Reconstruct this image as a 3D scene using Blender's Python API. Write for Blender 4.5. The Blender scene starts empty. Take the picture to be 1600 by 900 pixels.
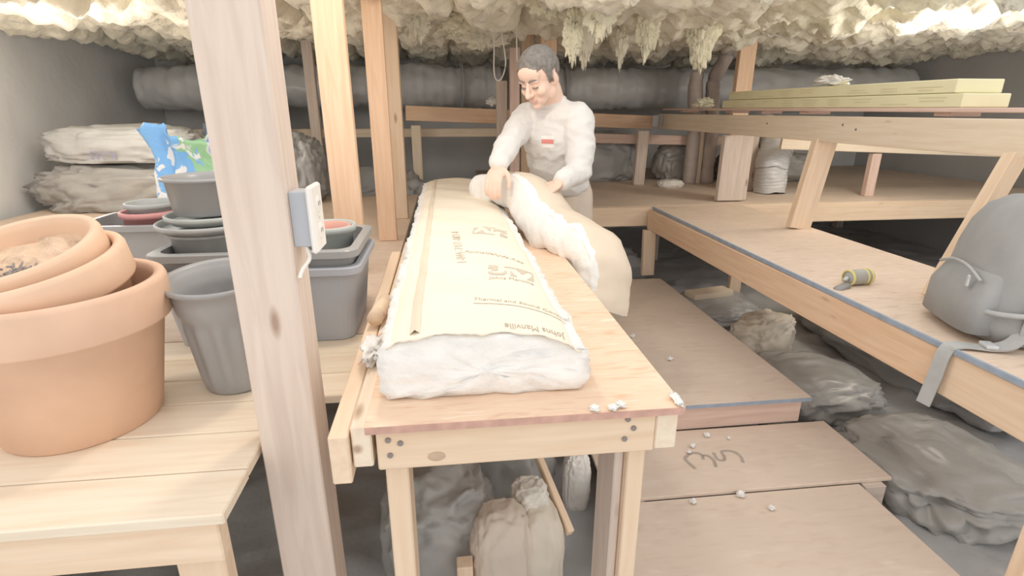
import bpy, bmesh, math, random
from mathutils import Vector, Matrix, noise
random.seed(7)
SC = bpy.context.scene
COL = SC.collection
PI = math.pi

# ------------------------------------------------------------------ camera
TH = math.atan(1/3.0); FPX = 840.0
PSI = math.atan(105*math.cos(TH)/FPX)
cd = bpy.data.cameras.new('camera'); cam = bpy.data.objects.new('camera', cd); COL.objects.link(cam)
cd.sensor_fit = 'HORIZONTAL'; cd.sensor_width = 36.0; cd.lens = 36.0*FPX/1600.0
cd.clip_start = 0.02; cd.clip_end = 60
cam.location = (0, 0, 1.4)
cam.rotation_euler = (PI/2-TH, 0, -PSI)
SC.camera = cam

# ------------------------------------------------------------------ light
w = bpy.data.worlds.new('world'); SC.world = w; w.use_nodes = True
bg = w.node_tree.nodes['Background']; bg.inputs[0].default_value = (1.0, 0.985, 0.965, 1); bg.inputs[1].default_value = 1.0
def lamp(name, loc, power, size, col):
    l = bpy.data.lights.new(name, 'POINT'); l.energy = power; l.shadow_soft_size = size; l.color = col
    o = bpy.data.objects.new(name, l); COL.objects.link(o); o.location = loc
lamp('work_lamp_light', (-0.12, 1.62, 2.05), 15, 0.07, (1.0, 0.86, 0.70))
lamp('left_fill_light', (-2.0, 3.3, 1.55), 14, 0.15, (1.0, 0.93, 0.84))  # added fill without a bulb, lifts the dark rear left
lamp('right_fill_light', (2.95, 3.0, 1.72), 19, 0.15, (1.0, 0.93, 0.84))  # also an added fill, brightens the rear right where no lamp hangs
SC.view_settings.view_transform = 'Standard'; SC.view_settings.look = 'None'
SC.view_settings.gamma = 1.0; SC.view_settings.use_curve_mapping = False
SC.view_settings.exposure = 0.36

# ------------------------------------------------------------------ materials
def lin(c):
    c = tuple(255-(255-v)*0.86 for v in c)
    return tuple((v/255/12.92 if v/255 <= 0.04045 else ((v/255+0.055)/1.055)**2.4) for v in c) + (1.0,)
class NT:
    def __init__(s, name, rough=0.7, spec=0.3):
        s.m = bpy.data.materials.new(name); s.m.use_nodes = True; s.t = s.m.node_tree
        s.p = s.t.nodes['Principled BSDF']; s.p.inputs['Roughness'].default_value = rough
        s.p.inputs['Specular IOR Level'].default_value = spec
    def n(s, typ, **kw):
        x = s.t.nodes.new(typ)
        for k, v in kw.items():
            if k in x.inputs: x.inputs[k].default_value = v
            else: setattr(x, k, v)
        return x
    def l(s, a, ao, b, bi): s.t.links.new(a.outputs[ao], b.inputs[bi])
    def coords(s, scale, which='Object', rot=(0, 0, 0)):
        c = s.n('ShaderNodeTexCoord'); m = s.n('ShaderNodeMapping'); m.inputs['Scale'].default_value = scale
        m.inputs['Rotation'].default_value = rot
        s.l(c, which, m, 'Vector'); return m
    def ramp(s, src, so, stops):
        r = s.n('ShaderNodeValToRGB'); e = r.color_ramp.elements
        e[0].position, e[0].color = stops[0]; e[1].position, e[1].color = stops[-1]
        for p, c in stops[1:-1]:
            q = e.new(p); q.color = c
        s.l(src, so, r, 'Fac'); return r
    def mix(s, fac, a, b, typ='MIX'):
        m = s.n('ShaderNodeMix', data_type='RGBA', blend_type=typ)
        for sock, v in ((0, fac), (6, a), (7, b)):
            if isinstance(v, tuple) and len(v) == 2: s.t.links.new(v[0].outputs[v[1]], m.inputs[sock])
            else: m.inputs[sock].default_value = v
        return m
    def bump(s, src, so, strength, dist=0.01):
        b = s.n('ShaderNodeBump', Strength=strength, Distance=dist); s.l(src, so, b, 'Height'); s.l(b, 'Normal', s.p, 'Normal')

def wood(name, light, dark, vary=0.10, rough=0.75):
    s = NT(name, rough, 0.2)
    mp = s.coords((1.3, 16, 16)); no = s.n('ShaderNodeTexNoise', Scale=2.6, Detail=6.0, Distortion=0.7); s.l(mp, 'Vector', no, 'Vector')
    mw = s.coords((0.8, 9, 9)); wv = s.n('ShaderNodeTexWave', Scale=1.1, Distortion=7.0, Detail=3.0); wv.bands_direction = 'Z'
    s.l(mw, 'Vector', wv, 'Vector')
    L, D = lin(light), lin(dark)
    r1 = s.ramp(no, 'Fac', [(0.30, D), (0.62, L)])
    r2 = s.ramp(wv, 'Fac', [(0.0, tuple(0.95 for _ in range(3))+(1,)), (0.55, (1, 1, 1, 1))])
    m1 = s.mix(0.6, (r1, 0), (r2, 0), 'MULTIPLY')
    mk = s.coords((2.2, 7, 7)); vo = s.n('ShaderNodeTexVoronoi', Scale=1.1); s.l(mk, 'Vector', vo, 'Vector')
    rk = s.ramp(vo, 'Distance', [(0.035, (0.45, 0.33, 0.26, 1)), (0.10, (1, 1, 1, 1))])
    m2 = s.mix(0.75, (m1, 2), (rk, 0), 'MULTIPLY')
    oi = s.n('ShaderNodeObjectInfo')
    rr = s.ramp(oi, 'Random', [(0, (1-vary, 1-vary*1.1, 1-vary*1.3, 1)), (1, (1, 1, 1, 1))])
    m3 = s.mix(1.0, (m2, 2), (rr, 0), 'MULTIPLY')
    s.l(m3, 2, s.p, 'Base Color'); s.bump(no, 'Fac', 0.15, 0.004)
    return s.m
def osb(name, base, chip, dark, sc=1.0):
    """strand board: short crossed streaks over a soft mottling"""
    s = NT(name, 0.8, 0.15); cols = []
    for rot, st in (((0, 0, 0.35), (9, 70, 30)), ((0, 0, -0.45), (10, 60, 30))):
        m = s.coords(tuple(v*sc for v in st), rot=rot); v = s.n('ShaderNodeTexNoise', Scale=1.0, Detail=3.0, Distortion=0.8); s.l(m, 'Vector', v, 'Vector')
        cols.append(s.ramp(v, 'Fac', [(0.28, lin(dark)), (0.46, lin(base)), (0.58, lin(base)), (0.75, lin(chip))]))
    wn = s.n('ShaderNodeTexNoise', Scale=11.0, Detail=1.0); s.l(s.coords((1, 1, 1)), 'Vector', wn, 'Vector')
    f = s.ramp(wn, 'Fac', [(0.44, (0, 0, 0, 1)), (0.56, (1, 1, 1, 1))])
    m = s.mix((f, 0), (cols[0], 0), (cols[1], 0))
    big = s.n('ShaderNodeTexNoise', Scale=2.2, Detail=4.0); s.l(s.coords((1, 1, 1)), 'Vector', big, 'Vector')
    rb = s.ramp(big, 'Fac', [(0.3, (0.90, 0.89, 0.88, 1)), (0.7, (1, 1, 1, 1))])
    m2 = s.mix(1.0, (m, 2), (rb, 0), 'MULTIPLY')
    s.l(m2, 2, s.p, 'Base Color'); s.bump(m, 2, 0.10, 0.002)
    return s.m
def plain(name, col, rough=0.6, spec=0.3, vary=0.08, scale=9.0, bump=0.0, detail=4.0, bdist=0.01, sheen=0.0):
    s = NT(name, rough, spec)
    mp = s.coords((1, 1, 1)); no = s.n('ShaderNodeTexNoise', Scale=scale, Detail=detail); s.l(mp, 'Vector', no, 'Vector')
    L = lin(col); D = tuple(v*(1-vary*2) for v in L[:3])+(1,)
    r = s.ramp(no, 'Fac', [(0.3, D), (0.7, L)]); s.l(r, 0, s.p, 'Base Color')
    if bump: s.bump(no, 'Fac', bump, bdist)
    if sheen: s.p.inputs['Sheen Weight'].default_value = sheen
    return s.m
MT = {}
MT['fresh'] = wood('fresh_pine', (240, 212, 182), (231, 198, 164))
MT['orange'] = wood('orange_fir', (243, 206, 172), (232, 188, 150))
MT['pale'] = wood('pale_spruce', (238, 220, 196), (228, 206, 178))
MT['shadewood'] = wood('shaded_lumber', (220, 202, 188), (204, 184, 170))  # duller pine for studs in the dark, their shade put into the colour
MT['nearpost'] = wood('near_post_lumber', (222, 202, 186), (208, 186, 170), 0.0)
MT['pinkish'] = wood('reddish_lumber', (228, 198, 182), (212, 178, 162))
MT['plank'] = wood('deck_pine', (240, 224, 200), (230, 208, 180))
MT['osb'] = osb('oriented_strand_board', (240, 206, 176), (250, 230, 206), (222, 180, 146))
MT['osb2'] = osb('dusty_strand_board', (224, 200, 178), (236, 216, 196), (204, 178, 156))
MT['ply'] = osb('old_plywood', (218, 197, 178), (226, 207, 190), (208, 185, 166), 0.5)
MT['edge'] = plain('board_edge', (206, 158, 140), 0.8, 0.1, 0.12, 30)
MT['blue'] = plain('blue_edge_paint', (150, 164, 182), 0.7, 0.2, 0.1, 20)
MT['dark'] = plain('black_polyethylene', (168, 168, 168), 0.32, 0.5, 0.05, 6, 0.5, 5.0, 0.03)
MT['dark2'] = plain('smoky_polyethylene', (166, 163, 158), 0.35, 0.5, 0.08, 5, 0.4, 5.0, 0.03)
MT['ductsleeve'] = plain('duct_sleeve_plastic', (206, 206, 206), 0.35, 0.5, 0.05, 6, 0.5, 5.0, 0.03)
MT['knotwood'] = plain('pine_knot', (196, 166, 138), 0.8, 0.1, 0.1, 40)
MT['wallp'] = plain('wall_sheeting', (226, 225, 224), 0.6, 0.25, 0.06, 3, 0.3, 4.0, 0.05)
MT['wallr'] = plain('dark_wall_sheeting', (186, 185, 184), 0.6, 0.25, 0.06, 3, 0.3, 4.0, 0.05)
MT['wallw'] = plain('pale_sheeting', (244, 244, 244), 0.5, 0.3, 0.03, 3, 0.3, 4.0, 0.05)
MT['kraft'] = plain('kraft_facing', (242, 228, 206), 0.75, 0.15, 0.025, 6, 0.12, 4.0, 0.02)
MT['kraft2'] = plain('kraft_shade_tint', (228, 210, 186), 0.8, 0.1, 0.05, 8, 0.2, 4.0, 0.02)  # darker copy of the kraft paper, shade painted into its colour
MT['brownpaper'] = plain('brown_paper', (216, 200, 184), 0.85, 0.1, 0.06, 6, 0.3, 4.0, 0.02)
MT['tanpaper'] = plain('tan_paper', (218, 206, 188), 0.8, 0.15, 0.05, 6, 0.3, 4.0, 0.02)
MT['fibre'] = plain('white_fibreglass', (240, 237, 232), 1.0, 0.0, 0.02, 40, 0.3, 8.0, 0.02, 0.3)
MT['yellow'] = plain('yellow_fibreglass', (250, 243, 220), 1.0, 0.0, 0.09, 12, 0.9, 8.0, 0.03, 0.3)
MT['yellow2'] = plain('pale_yellow_fibreglass', (252, 246, 216), 1.0, 0.0, 0.07, 18, 0.9, 8.0, 0.03, 0.3)
MT['print'] = plain('grey_print', (176, 164, 148), 0.8, 0.1, 0.03, 20)
MT['printlogo'] = plain('grey_logo_print', (198, 186, 168), 0.8, 0.1, 0.02, 20)
MT['terra'] = plain('terracotta', (230, 188, 158), 0.85, 0.15, 0.07, 7, 0.1)
MT['terra2'] = plain('terracotta_light', (236, 198, 166), 0.85, 0.15, 0.06, 7, 0.1)
MT['soil'] = plain('dry_soil', (234, 200, 168), 1.0, 0.0, 0.10, 26, 1.0, 8.0, 0.02)
MT['bark'] = plain('dark_bark', (150, 140, 134), 0.9, 0.1, 0.1, 20)
MT['blackpot'] = plain('black_plastic', (152, 152, 152), 0.32, 0.5, 0.05, 9)
MT['greypot'] = plain('dusty_grey_plastic', (176, 178, 176), 0.5, 0.35, 0.08, 14)
MT['greenpot'] = plain('grey_green_plastic', (180, 186, 182), 0.5, 0.35, 0.06, 14)
MT['tote'] = plain('blue_grey_plastic', (172, 176, 184), 0.55, 0.3, 0.04, 5)
MT['red'] = plain('red_plastic', (226, 152, 148), 0.5, 0.3, 0.05, 9)
MT['redin'] = plain('red_clay_inside', (216, 160, 144), 0.7, 0.2, 0.05, 9)
MT['white'] = plain('white_plastic', (238, 232, 224), 0.4, 0.4, 0.02, 9)
MT['steel'] = plain('galvanised_steel', (200, 202, 204), 0.35, 0.6, 0.06, 30)
MT['screw'] = plain('dark_screw_head', (128, 118, 112), 0.5, 0.4, 0.1, 30)
MT['skin'] = plain('skin', (236, 198, 176), 0.55, 0.35, 0.025, 14, 0.05)
MT['lip'] = plain('lips', (218, 172, 156), 0.5, 0.35, 0.02, 14)
MT['hair'] = plain('dark_hair', (122, 116, 110), 0.6, 0.3, 0.16, 60, 0.7, 4.0, 0.008)
MT['shirt'] = plain('light_grey_cotton', (224, 221, 217), 0.95, 0.05, 0.02, 9, 0.25, 4.0, 0.02, 0.2)
MT['pants'] = plain('khaki_cotton', (216, 200, 182), 0.95, 0.05, 0.04, 9, 0.25, 4.0, 0.02)
MT['boot'] = plain('boot_leather', (150, 142, 136), 0.6, 0.3, 0.06, 14)
MT['emblem'] = plain('red_emblem', (222, 130, 122), 0.8, 0.1, 0.02, 14)
MT['emblemw'] = plain('white_emblem', (244, 240, 236), 0.8, 0.1, 0.02, 14)
MT['pack'] = plain('black_nylon', (150, 150, 149), 0.75, 0.25, 0.05, 12, 0.2, 4.0, 0.01)
MT['pack2'] = plain('black_webbing', (170, 170, 168), 0.7, 0.3, 0.05, 30)
MT['board'] = plain('yellow_wrapped_board', (236, 228, 184), 0.6, 0.3, 0.04, 4)
MT['boardprint'] = plain('board_print', (212, 202, 160), 0.7, 0.2, 0.04, 12)
MT['toolgrey'] = plain('tool_rubber', (166, 164, 156), 0.6, 0.3, 0.05, 20)
MT['toolblack'] = plain('tool_black', (142, 138, 136), 0.4, 0.4, 0.05, 20)
MT['toolyellow'] = plain('tool_yellow', (226, 212, 130), 0.5, 0.3, 0.04, 20)
MT['brownwrap'] = plain('brown_pipe_wrap', (184, 168, 160), 0.85, 0.15, 0.08, 14, 0.5)
MT['marker'] = plain('marker_ink', (172, 156, 142), 0.9, 0.0, 0.1, 40)
MT['paperw'] = plain('newsprint', (232, 226, 214), 0.9, 0.05, 0.08, 26, 0.2)
MT['greybag'] = plain('grey_sack', (184, 184, 182), 0.45, 0.4, 0.06, 10, 0.3)
MT['inkblue'] = plain('blue_ink', (130, 130, 166), 0.8, 0.1, 0.02, 10)
MT['redwire'] = plain('red_wire', (226, 170, 158), 0.5, 0.3, 0.02, 10)
def soil_bag():
    s = NT('printed_soil_bag', 0.3, 0.5)
    mp = s.coords((1, 1, 1)); sx = s.n('ShaderNodeSeparateXYZ'); s.l(mp, 'Vector', sx, 'Vector')
    no = s.n('ShaderNodeTexNoise', Scale=6.0, Detail=2.0, Distortion=0.8); s.l(mp, 'Vector', no, 'Vector')
    a = s.n('ShaderNodeMath', operation='MULTIPLY_ADD'); s.l(sx, 'X', a, 0); a.inputs[1].default_value = 2.6; s.l(no, 'Fac', a, 2)
    r = s.ramp(a, 'Value', [(0.0, lin((120, 186, 246))), (0.37, lin((116, 184, 246))), (0.39, lin((150, 206, 150))), (0.60, lin((158, 212, 156))), (0.62, lin((240, 242, 240))), (0.66, lin((130, 158, 234))), (1.0, lin((126, 150, 232)))])
    n2 = s.n('ShaderNodeTexNoise', Scale=9.0, Detail=3.0, Distortion=1.5); s.l(mp, 'Vector', n2, 'Vector')
    w = s.ramp(n2, 'Fac', [(0.0, (0, 0, 0, 1)), (0.60, (0, 0, 0, 1)), (0.63, (1, 1, 1, 1)), (1.0, (1, 1, 1, 1))])
    m = s.mix((w, 0), (r, 0), lin((246, 246, 244)))
    s.l(m, 2, s.p, 'Base Color'); s.bump(n2, 'Fac', 0.4, 0.02)
    return s.m
MT['soilbag'] = soil_bag()

# ------------------------------------------------------------------ helpers
def obj(name, verts, faces, mat, parent=None, smooth=False, loc=None):
    me = bpy.data.meshes.new(name); me.from_pydata([tuple(v) for v in verts], [], faces); me.update()
    return link(name, me, mat, parent, smooth, loc)
def link(name, me, mat, parent=None, smooth=False, loc=None):
    for m in (mat if isinstance(mat, (list, tuple)) else [mat]):
        if m: me.materials.append(MT[m] if isinstance(m, str) else m)
    if smooth: me.polygons.foreach_set('use_smooth', [True]*len(me.polygons))
    o = bpy.data.objects.new(name, me); COL.objects.link(o)
    if parent: o.parent = parent
    if loc is not None: o.location = loc
    return o
def frombm(name, bm, mat, parent=None, smooth=False, loc=None):
    bmesh.ops.recalc_face_normals(bm, faces=bm.faces)
    me = bpy.data.meshes.new(name); bm.to_mesh(me); bm.free()
    return link(name, me, mat, parent, smooth, loc)
def tag(o, label=None, cat=None, group=None, kind=None):
    if label: o['label'] = label
    if cat: o['category'] = cat
    if group: o['group'] = group
    if kind: o['kind'] = kind
    return o
def empty(name, loc, label, cat, group=None, rz=0.0):
    o = bpy.data.objects.new(name, None); COL.objects.link(o); o.location = loc; o.rotation_euler = (0, 0, rz)
    o.empty_display_size = 0.05
    return tag(o, label, cat, group)
def bm_box(bm, c, s, bev=0.0, M=None):
    r = bmesh.ops.create_cube(bm, size=1.0)
    vs = r['verts']
    for v in vs: v.co = Vector((v.co.x*s[0]+c[0], v.co.y*s[1]+c[1], v.co.z*s[2]+c[2]))
    if bev:
        es = list({e for v in vs for e in v.link_edges})
        g = bmesh.ops.bevel(bm, geom=es, offset=bev, segments=1, affect='EDGES')
        vs = [v for v in g['verts']] + [v for v in vs if v.is_valid]
    if M is not None:
        for v in set(vs): v.co = M @ v.co
def box(name, c, s, mat, parent=None, bev=0.002, rz=0.0):
    """box as its own object, origin at its centre"""
    bm = bmesh.new(); bm_box(bm, (0, 0, 0), s, bev)
    o = frombm(name, bm, mat, parent); o.location = c; o.rotation_euler = (0, 0, rz); return o
def timber(name, p0, p1, wd, ht, mat, up=(0, 0, 1), label=None, cat=None, group=None, parent=None, kind=None, bev=0.003):
    """length of lumber from p0 to p1; local X runs along the grain"""
    p0, p1 = Vector(p0), Vector(p1); d = p1-p0; L = d.length; x = d.normalized()
    z = Vector(up); z = (z-x*z.dot(x)).normalized(); y = z.cross(x)
    bm = bmesh.new(); bm_box(bm, (0, 0, 0), (L, wd, ht), bev)
    o = frombm(name, bm, mat, parent)
    o.matrix_world = Matrix((x, y, z)).transposed().to_4x4(); o.location = (p0+p1)/2
    return tag(o, label, cat, group, kind)
def post(p, z0, z1, wx, wy, mat, label, name='timber_post', cat='post', group=None, top=None):
    t = top or p
    return timber(name, (p[0], p[1], z0), (t[0], t[1], z1), wx, wy, mat, (0, 1, 0), label, cat, group)
def lathe(name, prof, mat, parent=None, n=40, loc=None, rib=0.0, nr=0, rz=(None, None), M=None, smooth=True):
    """prof: (radius, z) list; radius 0 closes"""
    vs, fs, idx = [], [], []
    for (r, z) in prof:
        if r <= 1e-6: idx.append([len(vs)]); vs.append(Vector((0, 0, z))); continue
        row = []
        for k in range(n):
            a = 2*PI*k/n; rr = r
            if rib and rz[0] <= z <= rz[1]: rr = r*(1+rib*math.cos(nr*a))
            row.append(len(vs)); vs.append(Vector((rr*math.cos(a), rr*math.sin(a), z)))
        idx.append(row)
    for a, b in zip(idx, idx[1:]):
        if len(a) == 1 and len(b) == 1: continue
        for k in range(n):
            k2 = (k+1) % n
            if len(a) == 1: fs.append((a[0], b[k2], b[k]))
            elif len(b) == 1: fs.append((a[k], a[k2], b[0]))
            else: fs.append((a[k], a[k2], b[k2], b[k]))
    if M is not None: vs = [M @ v for v in vs]
    o = obj(name, vs, fs, mat, parent, smooth, loc)
    bm = bmesh.new(); bm.from_mesh(o.data); bmesh.ops.recalc_face_normals(bm, faces=bm.faces); bm.to_mesh(o.data); bm.free()
    return o
def tube_mesh(pts, rad, n=8, vs=None, fs=None):
    vs = [] if vs is None else vs; fs = [] if fs is None else fs
    pts = [Vector(p) for p in pts]; rs = rad if isinstance(rad, (list, tuple)) else [rad]*len(pts)
    rows = []; ref = Vector((0, 0, 1))
    for i, p in enumerate(pts):
        t = (pts[min(i+1, len(pts)-1)]-pts[max(i-1, 0)]).normalized()
        u = t.cross(ref)
        if u.length < 0.2: u = t.cross(Vector((0, 1, 0)))
        u.normalize(); v = t.cross(u)
        row = []
        for k in range(n):
            a = 2*PI*k/n; row.append(len(vs)); vs.append(p+(u*math.cos(a)+v*math.sin(a))*rs[i])
        rows.append(row)
    for a, b in zip(rows, rows[1:]):
        for k in range(n): fs.append((a[k], a[(k+1) % n], b[(k+1) % n], b[k]))
    fs.append(tuple(reversed(rows[0]))); fs.append(tuple(rows[-1]))
    return vs, fs
def tube(name, pts, rad, mat, parent=None, n=8, loc=None):
    vs, fs = tube_mesh(pts, rad, n); return obj(name, vs, fs, mat, parent, True, loc)
def smoothpath(pts, k=6):
    pts = [Vector(p) for p in pts]; out = []
    for i in range(len(pts)-1):
        p0, p1, p2, p3 = pts[max(i-1, 0)], pts[i], pts[i+1], pts[min(i+2, len(pts)-1)]
        for j in range(k):
            t = j/k
            out.append(0.5*((2*p1)+(p2-p0)*t+(2*p0-5*p1+4*p2-p3)*t*t+(3*p1-p0-3*p2+p3)*t**3))
    out.append(pts[-1]); return out
def fbm(p, f, seed=0.0, octv=4):
    return noise.fractal(Vector(p)*f+Vector((seed, seed*1.7, -seed)), 0.9, 2.0, octv)
def ridge(p, f, seed=0.0):
    q = Vector(p)*f+Vector((seed, -seed, seed*0.6))
    return 1-2*abs(noise.noise(q))+0.5*(1-2*abs(noise.noise(q*2.1+Vector((3, 1, 2)))))
def crumple(name, loc, rad, seed, mat, amp=0.25, freq=2.0, sub=5, flat=0.0, parent=None, smooth=True, rz=0.0, power=0.75):
    """creased soft lump standing on z=loc.z; rad = half sizes"""
    bm = bmesh.new(); bmesh.ops.create_icosphere(bm, subdivisions=sub, radius=1.0)
    for v in bm.verts:
        n = v.co.normalized()
        q = Vector([math.copysign(abs(c)**power, c) for c in n])
        wn = n+Vector((fbm(n, 1.3, seed+7), fbm(n, 1.3, seed+13), fbm(n, 1.3, seed+19)))*0.35
        f = 1-2.2*abs(noise.noise(Vector((wn.x*freq*1.3, wn.y*freq*1.3, wn.z*freq*0.8))+Vector((seed, -seed, 1))))
        g = 1-2.2*abs(noise.noise(wn*freq*2.7+Vector((-seed, seed, 3))))
        k = 1-2.2*abs(noise.noise(wn*freq*6.5+Vector((2, seed, 5))))
        d = 1+amp*(0.42*f+0.24*g+0.10*k+0.35*fbm(n, freq*0.7, seed))
        v.co = Vector((q.x*rad[0]*d, q.y*rad[1]*d, q.z*rad[2]*d))
    zmin = -rad[2]*0.82
    for v in bm.verts:
        v.co.z = max(v.co.z, zmin)-zmin
    o = frombm(name, bm, mat, parent, smooth, loc); o.rotation_euler = (0, 0, rz); return o
def tuft(name, loc, size, seed, mat, label, cat='insulation', group=None, hang=True):
    """ragged torn wad of fibreglass"""
    bm = bmesh.new(); bmesh.ops.create_icosphere(bm, subdivisions=4, radius=1.0)
    for v in bm.verts:
        n = v.co.normalized()
        d = 1+0.55*fbm(n, 1.6, seed)+0.28*fbm(n, 5.0, seed+4)
        v.co = Vector((n.x*size[0]*d, n.y*size[1]*d, n.z*size[2]*d))
    o = frombm(name, bm, mat, None, True, loc)
    return tag(o, label, cat, group)

# ------------------------------------------------------------------ setting
def sheet(name, x0, x1, y0, y1, nx, ny, fz, mat, kind='structure', smooth=True):
    vs, fs = [], []
    for j in range(ny+1):
        for i in range(nx+1):
            x = x0+(x1-x0)*i/nx; y = y0+(y1-y0)*j/ny; vs.append((x, y, fz(x, y)))
    for j in range(ny):
        for i in range(nx):
            a = j*(nx+1)+i; fs.append((a, a+1, a+nx+2, a+nx+1))
    o = obj(name, vs, fs, mat, None, smooth); o['kind'] = kind; return o
sheet('floor', -3.0, 5.2, -0.6, 6.5, 235, 210, lambda x, y: 0.035*ridge((x, y, 0), 2.2, 3.0)-0.075+0.012*ridge((x, y, 0), 7.0, 9.0), 'dark')
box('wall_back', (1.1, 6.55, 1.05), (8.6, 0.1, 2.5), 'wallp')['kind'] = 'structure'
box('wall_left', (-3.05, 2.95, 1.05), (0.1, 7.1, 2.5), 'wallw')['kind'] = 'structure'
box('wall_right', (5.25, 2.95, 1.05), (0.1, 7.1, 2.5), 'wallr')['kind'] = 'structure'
box('ceiling', (1.1, 4.55, 2.28), (8.2, 3.9, 0.06), 'ply')['kind'] = 'structure'

# ceiling insulation: one batt per joist bay, sagging and torn underneath
def ceiling_batt(x0, x1, seed, label):
    nx, ny = 16, 130; y0, y1 = 2.62, 6.48
    vs, fs = [], []
    for j in range(ny+1):
        for i in range(nx+1):
            u = i/nx; x = x0+(x1-x0)*u; y = y0+(y1-y0)*j/ny
            e = 1-abs(2*u-1)**6
            z = 2.05-0.075*e-0.085*fbm((x, y, 0), 2.1, seed*0.13)-0.06*ridge((x, y, 0), 4.6, 2.0)-0.03*fbm((x, y, 0), 13, 1.0)
            if y > 5.2: z -= 0.02*min(1, (y-5.2)/0.6)
            vs.append((x+0.02*fbm((x, y, 3), 9, seed), y, min(z, 2.2)))
    n0 = len(vs)
    for j in range(ny+1):
        for i in range(nx+1):
            vs.append((x0+(x1-x0)*i/nx, y0+(y1-y0)*j/ny, 2.245))
    W = nx+1
    for j in range(ny):
        for i in range(nx):
            a = j*W+i; fs.append((a, a+W, a+W+1, a+1)); b = a+n0; fs.append((b, b+1, b+W+1, b+W))
    for j in range(ny):
        a = j*W; fs.append((a, a+n0, a+n0+W, a+W)); a = j*W+nx; fs.append((a, a+W, a+n0+W, a+n0))
    for i in range(nx):
        a = i; fs.append((a, a+1, a+1+n0, a+n0)); a = ny*W+i; fs.append((a, a+n0, a+n0+1, a+1))
    o = obj('ceiling_insulation', vs, fs, 'yellow', None, True)
    tag(o, label, 'insulation', 'yellow insulation batts between the ceiling joists')
for k in range(19):
    xa = -2.95+k*0.43
    ceiling_batt(xa, xa+0.425, k+1, 'sagging yellow fibreglass batt filling one bay of the ceiling')

# ------------------------------------------------------------------ bench
BZ = 0.855
bench = empty('work_bench', (0.137, 2.1, 0.0), 'low plywood-topped work bench with pine frame under the long paper-faced batt', 'work bench')
def bpart(o):
    o.parent = bench; o.matrix_parent_inverse = Matrix.Translation((-0.137, -2.1, 0)); return o
bpart(box('bench_top', (0.137, 2.1, BZ-0.008), (0.607, 2.47, 0.016), 'osb', bev=0.001))
e = bpart(box('front_edge', (0.137, 0.8645, BZ-0.008), (0.604, 0.003, 0.0145), 'edge', bev=0))
rail = bpart(timber('front_rail', (-0.15, 0.90, BZ-0.062), (0.39, 0.90, BZ-0.062), 0.038, 0.089, 'fresh'))
bpart(timber('side_rail', (-0.131, 0.92, BZ-0.062), (-0.131, 3.3, BZ-0.062), 0.038, 0.089, 'fresh'))
bpart(timber('side_rail', (0.415, 0.885, BZ-0.062), (0.415, 3.3, BZ-0.062), 0.045, 0.089, 'pale'))
bpart(timber('back_rail', (-0.15, 3.3, BZ-0.062), (0.39, 3.3, BZ-0.062), 0.038, 0.089, 'fresh'))
for (x, y, m) in ((-0.121, 0.965, 'fresh'), (0.372, 0.965, 'fresh'), (-0.12, 3.24, 'fresh'), (0.36, 3.24, 'fresh')):
    bpart(timber('leg', (x, y, -0.03), (x, y, BZ-0.018), 0.038 if x > 0 else 0.045, 0.089, m, (0, 1, 0)))
bpart(timber('leg_dark_side', (0.342, 1.0, -0.03), (0.342, 1.0, BZ-0.11), 0.02, 0.12, 'shadewood', (0, 1, 0)))  # extra slab for the right leg's dark side, shade given by its colour
sd = bmesh.new(); bmesh.ops.create_cone(sd, cap_ends=True, segments=12, radius1=0.0055, radius2=0.0055, depth=0.004, matrix=Matrix.Rotation(PI/2, 4, 'X'))
sm = bpy.data.meshes.new('screw'); sd.to_mesh(sm); sd.free(); sm.materials.append(MT['screw'])
for (x, z) in ((-0.128, 0.815), (-0.106, 0.807), (-0.126, 0.782), (0.332, 0.826), (0.345, 0.805), (0.328, 0.782)):
    s_ = bpy.data.objects.new('screw', sm); COL.objects.link(s_); s_.location = (x, 0.880, z); bpart(s_)
bpart(lathe('knot', [(0, 0.002), (0.008, 0.0025), (0.013, 0)], 'knotwood', M=Matrix.Translation((-0.04, 0.8805, 0.772)) @ Matrix.Rotation(PI/2, 4, 'X') @ Matrix.Diagonal((1.3, .8, 1, 1)), n=16))

# boards leaning along the bench's left side
timber('loose_board', (-0.177, 0.885, 0.800), (-0.177, 2.35, 0.800), 0.037, 0.089, 'pale', label='pale board on edge lying right against the bench side, fuzzy sawn end', cat='board')
timber('loose_board', (-0.217, 0.875, 0.78), (-0.217, 2.15, 0.80), 0.036, 0.105, 'fresh', label='taller board on edge between the near post and the pale board', cat='board')

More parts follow.
